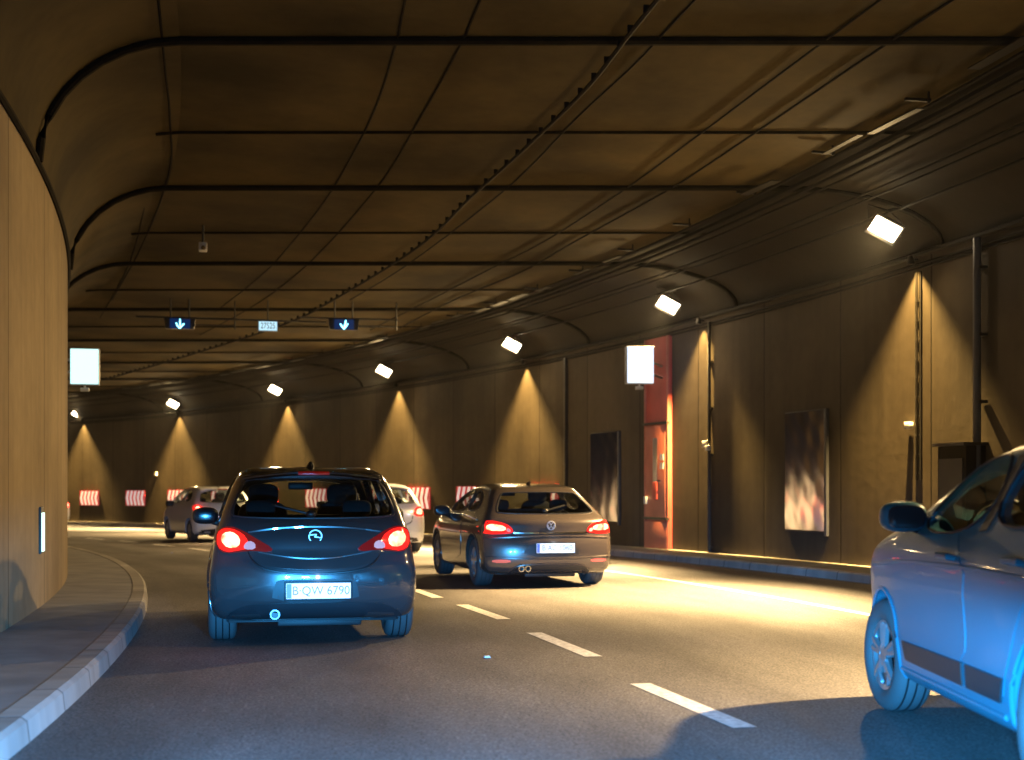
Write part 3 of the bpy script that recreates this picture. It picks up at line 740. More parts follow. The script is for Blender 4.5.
# continue the dashes round the bend
p0 = Vector(gpt(426, 593.7)); hd = radians(17.5)
q = p0.copy(); step = .25; s = 0; pts = []
while s < 75:
    pts.append((q.x, q.y)); q = q+Vector((-sin(hd), cos(hd)))*step; hd += radians(.60)*step; s += step
i = int(2.4/step)
while i < len(pts)-9: marking('lane_dash', pts[i:i+8], .13); i += int(3.35/step)
pts = [right(TH_B+(TH_F-TH_B)*k/160, 3.6)[:2] for k in range(161)]; marking('edge_line', pts, .13)
# drain covers / studs on the road
for px, py in ((487, 658), (246, 560), (172, 553)):
    x, y = gpt(px, py); o = empty('road_stud', (x, y, -drop(y)+.004), .2, {487: 'small pale road stud left of the middle lane dash', 246: 'small stud on the road under the dark hatchback', 172: 'small far road stud near the silver car'}[px], 'road stud')
    mb = MB(); mb.box((0, 0, .007), (.05, .05, .014), tap=.7); mb.build('stud_body', M['white'], o)
# ------------------------------------------------------------------ cars
def chaikin(P, n=2, closed=True):
    P = [np.array(p, float) for p in P]
    for _ in range(n):
        Q = []
        m = len(P)
        for i in range(m if closed else m-1):
            a, b = P[i], P[(i+1) % m]; Q += [a*.75+b*.25, a*.25+b*.75]
        P = Q
    return np.array(P)
def sdf_poly(P, y, z):
    d = np.full(y.shape, 1e9); ins = np.zeros(y.shape, bool)
    m = len(P)
    for i in range(m):
        a, b = P[i], P[(i+1) % m]; e = b-a; wy, wz = y-a[0], z-a[1]
        t = np.clip((wy*e[0]+wz*e[1])/(e @ e), 0, 1); dy, dz = wy-e[0]*t, wz-e[1]*t
        d = np.minimum(d, dy*dy+dz*dz)
        c = ((a[1] > z) != (b[1] > z))
        with np.errstate(divide='ignore', invalid='ignore'):
            xi = (b[0]-a[0])*(z-a[1])/(b[1]-a[1]+1e-12)+a[0]
        ins ^= c & (y < xi)
    d = np.sqrt(d); return np.where(ins, -d, d)
def smax(a, b, k):
    h = np.maximum(k-np.abs(a-b), 0)/k; return np.maximum(a, b)+h*h*k/4
class Shape:
    def __init__(s, prof, wz, plan, L, bow_r=.12, bow_f=.38, k=.12, ny=2):
        s.P = chaikin(prof, ny); s.L = L; s.br, s.bf, s.k = bow_r, bow_f, k
        zz = np.linspace(-.2, 2, 441); w = np.interp(zz, [a for a, b in wz], [b for a, b in wz]); ker = np.hanning(23); ker /= ker.sum()
        s.zz, s.w = zz, np.convolve(np.pad(w, 11, 'edge'), ker, 'valid')
        yy = np.linspace(-.5, 5, 551); p = np.interp(yy, [a for a, b in plan], [b for a, b in plan]); ker = np.hanning(41); ker /= ker.sum()
        gy, gz = np.arange(-1.0, L+1.2, .008), np.arange(-.4, 2.2, .008); GY, GZ = np.meshgrid(gy, gz, indexing='ij')
        s.T = sdf_poly(s.P, GY, GZ); s.yy, s.p = yy, np.convolve(np.pad(p, 20, 'edge'), ker, 'valid')
    def sdf(s, y, z):
        T = s.T; a = np.clip((y+1.0)/.008, 0, T.shape[0]-1.001); b = np.clip((z+.4)/.008, 0, T.shape[1]-1.001)
        i = a.astype(int); j = b.astype(int); u, v = a-i, b-j
        return (T[i, j]*(1-u)+T[i+1, j]*u)*(1-v)+(T[i, j+1]*(1-u)+T[i+1, j+1]*u)*v
    def F(s, X):
        x, y, z = X[..., 0], X[..., 1], X[..., 2]; ax = np.abs(x)
        Wd = np.interp(z, s.zz, s.w)*np.interp(y, s.yy, s.p)
        q = np.clip(ax/.86, 0, 1.3)
        rear = np.clip(1-y/1.2, 0, 1); fr = np.clip(1-(s.L-y)/1.4, 0, 1)
        ys = y-s.br*q**2.6*rear+s.bf*q**2.4*fr
        return smax(s.sdf(ys, z), ax-Wd, s.k)
    def shell(s, name, c, box, res, extra=None, off=0.0):
        """star-shaped closed surface of F=0 seen from c"""
        nx, ny, nz = res; hx, hy, hz = box; V = {}; Vl = []; Fc = []
        def lin(n): 
            t = np.linspace(-1, 1, n+1); return t
        tx, ty, tz = lin(nx), lin(ny), lin(nz)
        def vid(i, j, k):
            key = (i, j, k)
            if key not in V: V[key] = len(Vl); Vl.append((tx[i]*hx, ty[j]*hy, tz[k]*hz))
            return V[key]
        for k in (0, nz):
            for i in range(nx):
                for j in range(ny): 
                    f = (vid(i, j, k), vid(i+1, j, k), vid(i+1, j+1, k), vid(i, j+1, k)); Fc.append(f if k else f[::-1])
        for j in (0, ny):
            for i in range(nx):
                for k in range(nz):
                    f = (vid(i, j, k), vid(i+1, j, k), vid(i+1, j, k+1), vid(i, j, k+1)); Fc.append(f[::-1] if j else f)
        for i in (0, nx):
            for j in range(ny):
                for k in range(nz):
                    f = (vid(i, j, k), vid(i, j+1, k), vid(i, j+1, k+1), vid(i, j, k+1)); Fc.append(f if i else f[::-1])
        D = np.array(Vl); C = np.array(c, float)
        fn = (lambda X: s.F(X)+off) if extra is None else (lambda X: extra(X, s.F(X)+off))
        lo = np.zeros(len(D)); hi = np.full(len(D), 1.8)
        # first crossing going outwards
        T = np.linspace(.02, 1.8, 90); first = np.full(len(D), 1.8); prev = np.zeros(len(D)); done = np.zeros(len(D), bool)
        for t in T:
            v = fn(C+D*t) > 0; new = v & ~done; first[new] = t; done |= new; prev[~done] = t
        lo, hi = prev, first
        for _ in range(22):
            m = (lo+hi)/2; o = fn(C+D*m[:, None]) > 0; hi = np.where(o, m, hi); lo = np.where(o, lo, m)
        X = C+D*((lo+hi)/2)[:, None]
        me = bpy.data.meshes.new(name); me.from_pydata(X.tolist(), [], Fc)
        bm = bmesh.new(); bm.from_mesh(me); bmesh.ops.recalc_face_normals(bm, faces=bm.faces); bm.to_mesh(me); bm.free()
        return me
    def cast(s, pts2, axis, side=1):
        """axis 'R' rear (x,z) going +y; 'F' front; 'S' side (y,z) from x=side*; 'T' top (x,y) going down"""
        pts2 = np.array(pts2, float); n = len(pts2); X0 = np.zeros((n, 3)); d = np.zeros(3)
        if axis == 'R': X0[:, 0], X0[:, 2], X0[:, 1] = pts2[:, 0], pts2[:, 1], -.3; d[1] = 1
        if axis == 'F': X0[:, 0], X0[:, 2], X0[:, 1] = pts2[:, 0], pts2[:, 1], s.L+.3; d[1] = -1
        if axis == 'S': X0[:, 1], X0[:, 2], X0[:, 0] = pts2[:, 0], pts2[:, 1], 1.3*side; d[0] = -side
        if axis == 'T': X0[:, 0], X0[:, 1], X0[:, 2] = pts2[:, 0], pts2[:, 1], 2.0; d[2] = -1
        mx = 2.2 if axis in 'RF' else 1.3
        T = np.linspace(0, mx, 180); lo = np.zeros(n); hi = np.full(n, mx); done = np.zeros(n, bool)
        for t in T:
            ins = s.F(X0+d*t) < 0; new = ins & ~done; hi[new] = t; done |= new; lo[~done] = t
        for _ in range(18):
            m = (lo+hi)/2; ins = s.F(X0+d*m[:, None]) < 0; hi = np.where(ins, m, hi); lo = np.where(ins, lo, m)
        X = X0+d*hi[:, None]; e = 2e-3
        G = np.stack([(s.F(X+np.eye(3)[k]*e)-s.F(X-np.eye(3)[k]*e)) for k in range(3)], 1); G /= np.linalg.norm(G, axis=1)[:, None]+1e-9
        return X, G, done
    def patch(s, name, poly, m, axis='R', side=1, off=.004, thick=.0, parent=None, grid=.05, smooth_poly=1, rim=.0):
        P = chaikin(poly, smooth_poly) if smooth_poly else np.array(poly, float)
        # densify boundary
        B = []
        for i in range(len(P)):
            a, b = P[i], P[(i+1) % len(P)]; k = max(1, int(np.linalg.norm(b-a)/grid)); B += [a+(b-a)*t/k for t in range(k)]
        B = np.array(B); lo, hi = B.min(0), B.max(0); gi = []
        gx = np.arange(lo[0]+grid/2, hi[0], grid); gz = np.arange(lo[1]+grid/2, hi[1], grid)
        if len(gx) and len(gz):
            g = np.array([(a, b) for a in gx for b in gz]); sd = sdf_poly(B, g[:, 0], g[:, 1]); gi = [tuple(q) for q in g[sd < -grid*.45]]
        allp = [Vector(tuple(q)) for q in B]+[Vector(q) for q in gi]; nb = len(B)
        r = delaunay_2d_cdt(allp, [], [list(range(nb))], 1, 1e-5)
        v2 = [tuple(v) for v in r[0]]; faces = [tuple(f) for f in r[2]]
        X, G, ok = s.cast(v2, axis, side); top = X+G*off; V = top.tolist(); Fc = list(faces)
        ok = list(ok); Fc = [f for f in Fc if all(ok[i] for i in f)]
        if thick or rim:
            t = thick or rim; low = (X+G*(off-t)).tolist(); n = len(V); V += low
            ec = {}
            for f in Fc:
                for i in range(len(f)): 
                    e = (f[i], f[(i+1) % len(f)]); ec[tuple(sorted(e))] = ec.get(tuple(sorted(e)), []) + [e]
            side_f = [(e[0][1], e[0][0], n+e[0][0], n+e[0][1]) for e in ec.values() if len(e) == 1]
            Fc = Fc+side_f+([tuple(n+i for i in f[::-1]) for f in Fc] if thick else [])
        me = bpy.data.meshes.new(name); me.from_pydata(V, [], Fc); bm = bmesh.new(); bm.from_mesh(me)
        bmesh.ops.delete(bm, geom=[v for v in bm.verts if not v.link_faces], context='VERTS')
        bmesh.ops.recalc_face_normals(bm, faces=bm.faces)
        # open sheets must face outwards
        bm.to_mesh(me); bm.free()
        me.materials.append(m); me.polygons.foreach_set('use_smooth', [True]*len(me.polygons)); me.set_sharp_from_angle(angle=radians(40))
        return link(bpy.data.objects.new(name, me), parent)
    def line(s, name, pts, r, m, axis='R', side=1, off=.0, parent=None, closed=False, sm=2, flat=None):
        P = chaikin(pts, sm, closed) if sm else np.array(pts, float)
        if not closed and sm: P = np.vstack([[pts[0]], P, [pts[-1]]])
        B = []
        for i in range(len(P)-(0 if closed else 1)):
            a, b = P[i], P[(i+1) % len(P)]; k = max(1, int(np.linalg.norm(b-a)/.04)); B += [a+(b-a)*t/k for t in range(k)]
        if not closed: B.append(P[-1])
        X, G, ok = s.cast(B, axis, side); X = X+G*off; X = [p for p, o in zip(X.tolist(), ok) if o]
        mb = MB(); mb.tube(X, r, 6, closed=closed, flat=flat); return mb.build(name, m, parent, smooth=True)
def prism(poly, axis, a, b):
    P = chaikin(poly, 2); n = len(P); V = []
    for t in (a, b):
        for p in P: V.append((p[0], t, p[1]) if axis == 'Y' else (t, p[0], p[1]))
    me = bpy.data.meshes.new('cut'); me.from_pydata(V, [], [tuple(range(n))[::-1], tuple(range(n, 2*n))]+[(i, (i+1) % n, n+(i+1) % n, n+i) for i in range(n)])
    bm = bmesh.new(); bm.from_mesh(me); bmesh.ops.recalc_face_normals(bm, faces=bm.faces); bm.to_mesh(me); bm.free(); return me
def cyl_mesh(c, r, h, n=48):
    mb = MB(); mb.lathe([(-h/2, 0), (-h/2, r), (h/2, r), (h/2, 0)], n, axis='X', c=c)
    me = bpy.data.meshes.new('cut'); me.from_pydata(mb.v, [], mb.f); bm = bmesh.new(); bm.from_mesh(me)
    bmesh.ops.remove_doubles(bm, verts=bm.verts, dist=1e-5)
    bmesh.ops.delete(bm, geom=[f for f in bm.faces if len(f.verts) < 3 or f.calc_area() < 1e-9], context='FACES')
    bmesh.ops.recalc_face_normals(bm, faces=bm.faces); bm.to_mesh(me); bm.free(); return me
def cut(me, cutters, name, mats):
    o = bpy.data.objects.new(name, me); COL.objects.link(o); tmp = []
    for c in cutters:
        co = bpy.data.objects.new('cut', c); COL.objects.link(co); tmp.append(co)
        md = o.modifiers.new('b', 'BOOLEAN'); md.operation = 'DIFFERENCE'; md.object = co; md.solver = 'MANIFOLD'
    dg = bpy.context.evaluated_depsgraph_get(); dg.update(); new = bpy.data.meshes.new_from_object(o.evaluated_get(dg))
    bpy.data.objects.remove(o)
    for t in tmp: bpy.data.objects.remove(t)
    new.materials.clear()
    for m in mats: new.materials.append(m)
    new.polygons.foreach_set('material_index', [0]*len(new.polygons))
    new.polygons.foreach_set('use_smooth', [True]*len(new.polygons)); new.set_sharp_from_angle(angle=radians(32)); new.name = name
    return new
def wheel(parent, x, y, r, w, side, steer=0.0, spokes=5, rim_r=.62, tyre_m='tyre'):
    root = bpy.data.objects.new('wheel', None); link(root, parent); root.location = (x, y, r); root.rotation_euler = (0, 0, steer); root.empty_display_size = .1
    rr = r*rim_r; mb = MB(); a = w/2; s_ = .025
    prof = [(-a*.8, rr), (-a, rr+.02), (-a-.006, (rr+r)/2), (-a+.01, r-.022), (-a+.035, r-.003), (a-.035, r-.003), (a-.01, r-.022), (a+.006, (rr+r)/2), (a, rr+.02), (a*.8, rr)]
    mb.lathe(prof, 44); 
    t = mb.build('tyre', M[tyre_m], root, smooth=True, angle=50)
    mb = MB()
    for xx in (-.055, 0, .055):
        mb.lathe([(xx-.005, r-.006), (xx-.005, r+.0005), (xx+.005, r+.0005), (xx+.005, r-.006)], 44)
    mb.build('tread_groove', M['black'], root)
    o_ = side*(a-.03); mb = MB()
    mb.lathe([(-a+.02, rr+.004), (-a+.02, rr-.03), (a-.02, rr-.03), (a-.02, rr+.004)], 40)
    mb.lathe([(o_-.02, 0), (o_-.02, .06), (o_+side*.01, .055), (o_+side*.01, 0)], 20)
    for k in range(spokes):
        t_ = 2*pi*k/spokes+.3; c_, sn = cos(t_), sin(t_)
        for dt in (-.16, .16):
            c2, s2 = cos(t_+dt), sin(t_+dt); mb.tube([(o_, c_*.04, sn*.04), (o_+side*.004, c2*rr*.55, s2*rr*.55), (o_, c2*(rr-.015), s2*(rr-.015))], [.026, .022, .024], 6)
    mb.build('rim', M['rim'], root, smooth=True)
    mb = MB(); mb.lathe([(-side*.02-.01, .0), (-side*.02-.01, rr*.7), (-side*.02+.01, rr*.7), (-side*.02+.01, 0)], 24); mb.build('brake_disc', M['dark'], root, smooth=True)
def make_car(name, label, cat, sp, loc, theta):
    """sp: dict of the car's own shape; origin at the rear centre on the ground, +y forwards"""
    root = empty(name, loc, theta, label, cat); s = sp['shape']; L = sp['L']; pm = M[sp['paint']]; wb = sp['wheels']; r = sp['r']
    ct = []
    for y in wb:
        for sd in (-1, 1): ct.append(cyl_mesh((sd*.93, y, r+.01), r+.055, .62))
    full = sp.get('interior', True)
    if full:
        zf = sp['cab_z']; y0, y1 = sp['cab_y']
        cab = s.shell('cabin', (0, (y0+y1)/2, zf+.28), (.8, (y1-y0)/2, .35), (14, 24, 12), extra=lambda X, f: np.maximum.reduce([f, zf-X[..., 2], y0-X[..., 1], X[..., 1]-y1]), off=.045)
        ct.append(cab); ct.append(prism(sp['rear_win'], 'Y', -.3, y0+.45)); ct.append(prism(sp['wind'], 'Y', sp['wind_y'], L))
        for w_ in sp['side_win']: ct.append(prism(w_, 'X', -1.2, 1.2))
    b = s.shell('body', (0, L/2, .62), (.87, L/2, .62), sp.get('res', (36, 90, 40)))
    me = cut(b, ct, 'body', [pm]); body = link(bpy.data.objects.new('body', me), root)
    grow = lambda poly, k: (lambda c: [(c[0]+(p[0]-c[0])*(1+k), c[1]+(p[1]-c[1])*(1+k)) for p in poly])((sum(p[0] for p in poly)/len(poly), sum(p[1] for p in poly)/len(poly)))
    gl = M['glass'] if full else M['glass_d']
    s.patch('rear_window', grow(sp['rear_win'], .02), gl, 'R', off=-.006 if full else .003, parent=root)
    s.line('window_seal', grow(sp['rear_win'], .02), .013, M['trimb'], 'R', off=.0, parent=root, closed=True, flat=(1, .6))
    s.patch('windscreen', grow(sp['wind'], .02), gl, 'F', off=-.006 if full else .003, parent=root)
    for w_ in sp['side_win']:
        for sd in (-1, 1):
            s.patch('side_window', grow(w_, .03), M['glass'] if full else M['glass_d'], 'S', sd, off=-.006 if full else .003, parent=root)
            s.line('window_seal', grow(w_, .03), .012, M['trimb'], 'S', sd, off=.0, parent=root, closed=True, flat=(1, .6))
    for y in wb:
        for sd in (-1, 1):
            st = sp.get('steer', 0) if y > L/2 else 0
            wheel(root, sd*sp['track'], y, r, sp.get('tw', .215), sd, st)
            A = [(y+(r+.055)*cos(a), r+.01+(r+.055)*sin(a)) for a in np.linspace(-.25, pi+.25, 26)]
            s.line('wheel_arch_lip', A, .012, pm if sp.get('lip', 1) else M['trimb'], 'S', sd, off=.0, parent=root, sm=0)
    mb = MB(); mb.box((0, L/2, .26), (1.42, L-.5, .16), tap=.96); mb.box((.05, .45, .2), (.7, .35, .12)); mb.build('underbody', M['black'], root, bevel=.02)
    mb = MB(); mb.box((0, wb[0], r-.04), (1.3, .12, .08)); mb.build('rear_axle', M['dark'], root)
    if full:
        for sx in (-.37, .37):
            y_ = sp['seat_y']; zf = sp['cab_z']
            mb = MB(); mb.ellipsoid((sx, y_, zf+.06), (.50, .16, .62), p=.55); st = mb.build('front_seat', M['seat'], root, smooth=True)
            mb = MB(); mb.ellipsoid((sx, y_-.05, zf+.43), (.29, .13, .20), p=.6); mb.build('headrest', M['seat'], st, smooth=True)
        y_ = sp['rseat_y']; mb = MB(); mb.ellipsoid((0, y_, zf+.04), (1.2, .16, .44), p=.4); st = mb.build('rear_seat', M['seat'], root, smooth=True)
        for sx in (-.42, .42): mb = MB(); mb.ellipsoid((sx, y_, zf+.31), (.26, .1, .15), p=.6); mb.build('headrest', M['seat'], st, smooth=True)
        mb = MB(); P_ = [(-.37+.18*cos(a), sp['seat_y']+.62, zf+.24+.17*sin(a)) for a in np.linspace(0, 2*pi, 20, endpoint=False)]; mb.tube(P_, .014, 6, closed=True); mb.build('steering_wheel', M['black'], root, smooth=True)
        mb = MB(); mb.box((0, sp['cab_y'][1]-.15, zf+.12), (1.25, .35, .2)); mb.build('dashboard', M['black'], root, bevel=.04)
        mb = MB(); mb.box((0, sp['wm_y'], sp['wm_z']), (.24, .03, .07)); mb.build('inner_mirror', M['black'], root, bevel=.015)
    # outside mirrors
    my, mz, mx = sp['mirror']
    for sd in (-1, 1):
        mb = MB(); mb.ellipsoid((sd*(mx+.11), my, mz+.02), (.25, .17, .165), n=18, m=12, p=.72); mo = mb.build('side_mirror', M[sp.get('mir', 'trimb')], root, smooth=True, angle=80)
        mb = MB(); mb.tube([(sd*(mx-.08), my+.03, mz-.07), (sd*(mx+.05), my+.01, mz-.04)], [.035, .025], 8); mb.build('mirror_foot', M['trimb'], mo, smooth=True)
        mb = MB(); mb.ellipsoid((sd*(mx+.11), my-.078, mz+.02), (.2, .02, .125), n=16, m=8, p=.6); mb.build('mirror_glass', M['mirror'], mo, smooth=True)
    # tail lamps: (name, polygon for the right side, material, offset)
    for sd in (-1, 1):
        lm = None
        for i, (nm, poly, mm, off) in enumerate(sp['lamps']):
            q = [(sd*p[0], p[1]) for p in poly]; 
            if sd < 0: q = q[::-1]
            o = s.patch(nm, q, M[mm], 'R', off=off, thick=.012, parent=root if i == 0 else lm, grid=.035)
            if i == 0: lm = o
    for it in sp.get('patches', []):
        nm, poly, mm, ax, sd, off = it; s.patch(nm, poly, pm if mm == 'paint' else M[mm], ax, sd, off=off, rim=.01, parent=root, smooth_poly=0 if 'cladding' in nm or 'pillar' in nm else 1)
    for it in sp.get('lines', []):
        nm, pts, rr_, mm, ax, sd = it; s.line(nm, pts, rr_, pm if mm == 'paint' else M[mm], ax, sd, off=.0, parent=root)
    # number plate
    if 'plate' in sp:
        px, pz, txt, w_, h_ = sp['plate']; X, G, ok = s.cast([(px, pz)], 'R'); y_ = X[0][1]-.022
        mb = MB(); mb.box((px, y_+.004, pz), (w_+.03, .02, h_+.03)); mb.build('plate_holder', M['black'], root, bevel=.006)
        mb = MB(); mb.box((px, y_-.009, pz), (w_, .006, h_)); pl = mb.build('number_plate', M['plate'], root)
        mb = MB(); mb.box((px-w_/2+.022, y_-.0125, pz), (.04, .004, h_-.006)); mb.build('plate_band', M['plate_blue'], pl)
        text_mesh(txt, h_*.82, M['plate_ink'], parent=pl, cx=px+.02, cz=pz, y=y_-.0135, sx=.92, depth=.001)
        l = bpy.data.lights.new('plate_light', 'POINT'); l.energy = .35; l.color = (.85, .93, 1); l.shadow_soft_size = .02
        o = bpy.data.objects.new('plate_light', l); link(o, root); o.location = (px, y_-.05, pz+h_/2+.05)
    # glow of the tail lamps on their surroundings
    if sp.get('tail_pow'):
        for sd in (-1, 1):
            l = bpy.data.lights.new('tail_light', 'POINT'); l.energy = sp['tail_pow']; l.color = (1, .04, .02); l.shadow_soft_size = .05
            px, pz = sp['tail_pos']; X, G, ok = s.cast([(sd*px, pz)], 'R'); o = bpy.data.objects.new('tail_light', l); link(o, root); o.location = X[0]+G[0]*.05
    return root, s
def badge_ring(root, s, x, z, r, kind):
    X, G, ok = s.cast([(x, z)], 'R'); y_ = X[0][1]-.012; mb = MB()
    mb.tube([(x+r*cos(a), y_+.002, z+r*sin(a)) for a in np.linspace(0, 2*pi, 26, endpoint=False)], r*.12, 6, closed=True)
    if kind == 'bolt':
        q = [(-r, .012), (r*.2, .016), (-r*.15, -.004), (r, -.012)]
        for a, b in zip(q, q[1:]): mb.tube([(x+a[0], y_, z+a[1]), (x+b[0], y_, z+b[1])], r*.11, 6)
    else:
        for q in ([(-.42, .78), (0, .1), (.42, .78)], [(-.88, .3), (-.45, -.75), (0, -.05), (.45, -.75), (.88, .3)]):
            for a, b in zip(q, q[1:]): mb.tube([(x+a[0]*r, y_, z+a[1]*r), (x+b[0]*r, y_, z+b[1]*r)], r*.1, 6)
    o = mb.build('badge', M['badge'], root, smooth=True); return o
def mir(p): return [(-a, b) for a, b in p][::-1]

# --- dark grey hatchback (left, nearest from behind)
A = dict(L=4.02, paint='car_grey', wheels=(.70, 3.21), r=.31, track=.745, tw=.225, res=(44, 96, 44))
A['shape'] = Shape([(.25, .20), (.08, .22), (.0, .34), (-.01, .52), (.0, .66), (.05, .74), (.06, .86), (.10, .98), (.16, 1.05), (.30, 1.24), (.40, 1.36), (.36, 1.40), (.45, 1.445), (.8, 1.475), (1.4, 1.485), (2.0, 1.455), (2.4, 1.35),
                    (3.02, 1.04), (3.45, .94), (3.82, .80), (4.0, .62), (4.04, .42), (3.97, .24), (3.8, .19), (2.0, .19)],
                   [(.1, .80), (.3, .85), (.45, .872), (.60, .868), (.72, .848), (.85, .822), (.95, .80), (1.03, .775), (1.15, .735), (1.3, .675), (1.4, .62), (1.5, .55)],
                   [(-.1, .955), (.3, .985), (1, 1), (3.0, 1), (3.6, .97), (4.05, .82)], 4.02, .17, .42, .10)
A['cab_z'] = .80; A['cab_y'] = (.34, 3.0)
A['rear_win'] = [(-.63, 1.045), (.63, 1.045), (.665, 1.10), (.57, 1.33), (.50, 1.37), (-.50, 1.37), (-.57, 1.33), (-.665, 1.10)]
A['wind'] = [(-.66, 1.02), (.66, 1.02), (.54, 1.36), (-.54, 1.36)]; A['wind_y'] = 2.1
A['side_win'] = [[(.72, 1.10), (1.55, 1.05), (1.55, 1.38), (1.0, 1.38)], [(1.62, 1.05), (2.75, 1.02), (2.2, 1.36), (1.62, 1.38)]]
A['seat_y'] = 2.0; A['rseat_y'] = .95; A['wm_y'] = 2.35; A['wm_z'] = 1.31; A['mirror'] = (2.52, 1.0, .80)
A['lamps'] = [('tail_lamp', [(.36, .765), (.34, .80), (.48, .88), (.58, .94), (.68, .975), (.76, .955), (.79, .90), (.78, .80), (.72, .755), (.60, .77), (.50, .78)], 'tail_dim', .016),
              ('lamp_lens', [(.53, .80), (.55, .89), (.63, .945), (.72, .96), (.775, .92), (.775, .81), (.71, .765), (.62, .78)], 'tail_red', .020),
              ('lamp_core', [(.61, .81), (.60, .88), (.66, .93), (.73, .92), (.75, .86), (.70, .80)], 'tail_hot', .026),
              ('reversing_lens', [(.48, .79), (.48, .84), (.53, .86), (.57, .83), (.57, .79)], 'tail_clear', .024)]
tg = [(-.52, .70), (-.36, .635), (0, .61), (.36, .635), (.52, .70)]
A['patches'] = [('rear_valance', [(-.76, .20), (-.66, .30), (-.50, .355), (.50, .355), (.66, .30), (.76, .20)], 'trimb', 'R', 1, .006),
                ('tailgate', [(-.52, .71), (-.36, .645), (0, .62), (.36, .645), (.52, .71), (.55, .80), (.56, .98), (.3, 1.01), (-.3, 1.01), (-.56, .98), (-.55, .80)], 'paint', 'R', 1, .007),
                ('bumper', [(-.78, .40), (-.50, .37), (.50, .37), (.78, .40), (.80, .64), (.58, .66), (.38, .585), (0, .565), (-.38, .585), (-.58, .66), (-.80, .64)], 'paint', 'R', 1, .008),
                ('plate_recess', [(-.36, .36), (.36, .36), (.33, .53), (.27, .55), (-.27, .55), (-.33, .53)], 'trimb', 'R', 1, .0105)]
A['lines'] = [('bumper_crease', [(-.80, .47), (-.5, .50), (0, .51), (.5, .50), (.80, .47)], .010, 'paint', 'R', 1),
              ('tailgate_gap', [(-.55, .80), (-.50, .68), (-.36, .61), (0, .585), (.36, .61), (.50, .68), (.55, .80)], .009, 'black', 'R', 1),
              ('tailgate_crease', [(-.54, .93), (-.3, .965), (0, .975), (.3, .965), (.54, .93)], .012, 'paint', 'R', 1),
              ('tailgate_crease', [(-.46, .77), (-.2, .72), (0, .71), (.2, .72), (.46, .77)], .012, 'paint', 'R', 1)]
A['plate'] = (.02, .455, 'B·QW 6790', .52, .125); A['tail_pow'] = 1.5; A['tail_pos'] = (.72, .87)
carA, sA = make_car('hatchback_car', 'dark grey blue hatchback on the left with red tail lamps and plate B QW 6790', 'car', A, (-1.60, 11.6, 0), radians(11.5))
badge_ring(carA, sA, 0, .895, .052, 'bolt')
def extras(root, s, ex, lo=.022, roofz=1.46, spy=.40, spw=.55, wz=1.07, wl=.30, exs=1, ant_y=.75, sp_on=True, brz=None):
    if sp_on:
        mb = MB(); P = []
        for x in np.linspace(-spw, spw, 15): P.append((x, spy-.04+.10*(x/spw)**2, roofz-.055-.05*(x/spw)**2))
        mb.tube(P, .05, 10, flat=(1.7, .45)); mb.build('roof_spoiler', s_paint[root.name], root, smooth=True)
        mb = MB(); mb.box((0, spy-.125, roofz-.06), (.26, .02, .03)); mb.build('high_brake_light', M['tail_dim'], root, bevel=.005)
    mb = MB(); mb.tube([(0, ant_y, roofz+.0), (0, ant_y-.03, roofz+.022), (0, ant_y-.06, roofz+.032)], [.035, .025, .015], 8); mb.build('antenna', M['black'], root, smooth=True)
    X, G, ok = s.cast([(t, wz+.012*i) for i, t in enumerate(np.linspace(-.03, wl, 7))], 'R'); X = X+G*.025
    mb = MB(); mb.tube(X.tolist(), .012, 6); mb.ellipsoid(X[0].tolist(), (.09, .06, .06)); mb.build('rear_wiper', M['black'], root, smooth=True)
    for x in ex:
        mb = MB(); mb.lathe([(-.06, .030), (-.06, .040), (.2, .040), (.2, .030)], 20, axis='Y', c=(x, .05, .265)); ep = mb.build('exhaust_pipe', M['chrome'], root, smooth=True); mb = MB(); mb.lathe([(.0, 0), (.0, .032), (.01, .032), (.01, 0)], 20, axis='Y', c=(x, .05, .265)); mb.build('pipe_inside', M['black'], ep)
s_paint = {carA.name: M['car_grey']}
extras(carA, sA, (-.33,), roofz=1.475, spy=.40, wz=1.06, wl=-.32)

# --- brown grey coupe in the next lane
B = dict(L=4.25, paint='car_brown', wheels=(.80, 3.38), r=.325, track=.775, tw=.235, res=(44, 96, 40))
B['shape'] = Shape([(.30, .18), (.10, .19), (.0, .30), (-.01, .46), (.0, .60), (.04, .70), (.06, .80), (.07, .88), (.16, .945), (.32, 1.03), (.62, 1.20), (.80, 1.29), (.86, 1.335), (1.2, 1.375), (1.8, 1.40), (2.4, 1.345),
                    (3.15, 1.0), (3.6, .90), (4.0, .76), (4.22, .58), (4.27, .40), (4.2, .22), (4.0, .18), (2, .18)],
                   [(.1, .84), (.3, .895), (.5, .91), (.74, .91), (.86, .885), (.94, .83), (1.05, .755), (1.2, .665), (1.32, .59), (1.42, .50)],
                   [(-.1, .94), (.3, .98), (1, 1), (3.2, 1), (3.8, .97), (4.3, .80)], 4.25, .20, .45, .10)
B['cab_z'] = .78; B['cab_y'] = (.45, 3.1)
B['rear_win'] = [(-.62, .985), (.62, .985), (.66, 1.03), (.52, 1.24), (.46, 1.265), (-.46, 1.265), (-.52, 1.24), (-.66, 1.03)]
B['wind'] = [(-.66, 1.0), (.66, 1.0), (.54, 1.29), (-.54, 1.29)]; B['wind_y'] = 2.3
B['side_win'] = [[(1.02, 1.05), (1.75, 1.0), (1.75, 1.30), (1.35, 1.27)], [(1.82, 1.0), (2.95, .98), (2.35, 1.28), (1.82, 1.31)]]
B['seat_y'] = 2.2; B['rseat_y'] = 1.2; B['wm_y'] = 2.5; B['wm_z'] = 1.24; B['mirror'] = (2.75, .97, .83)
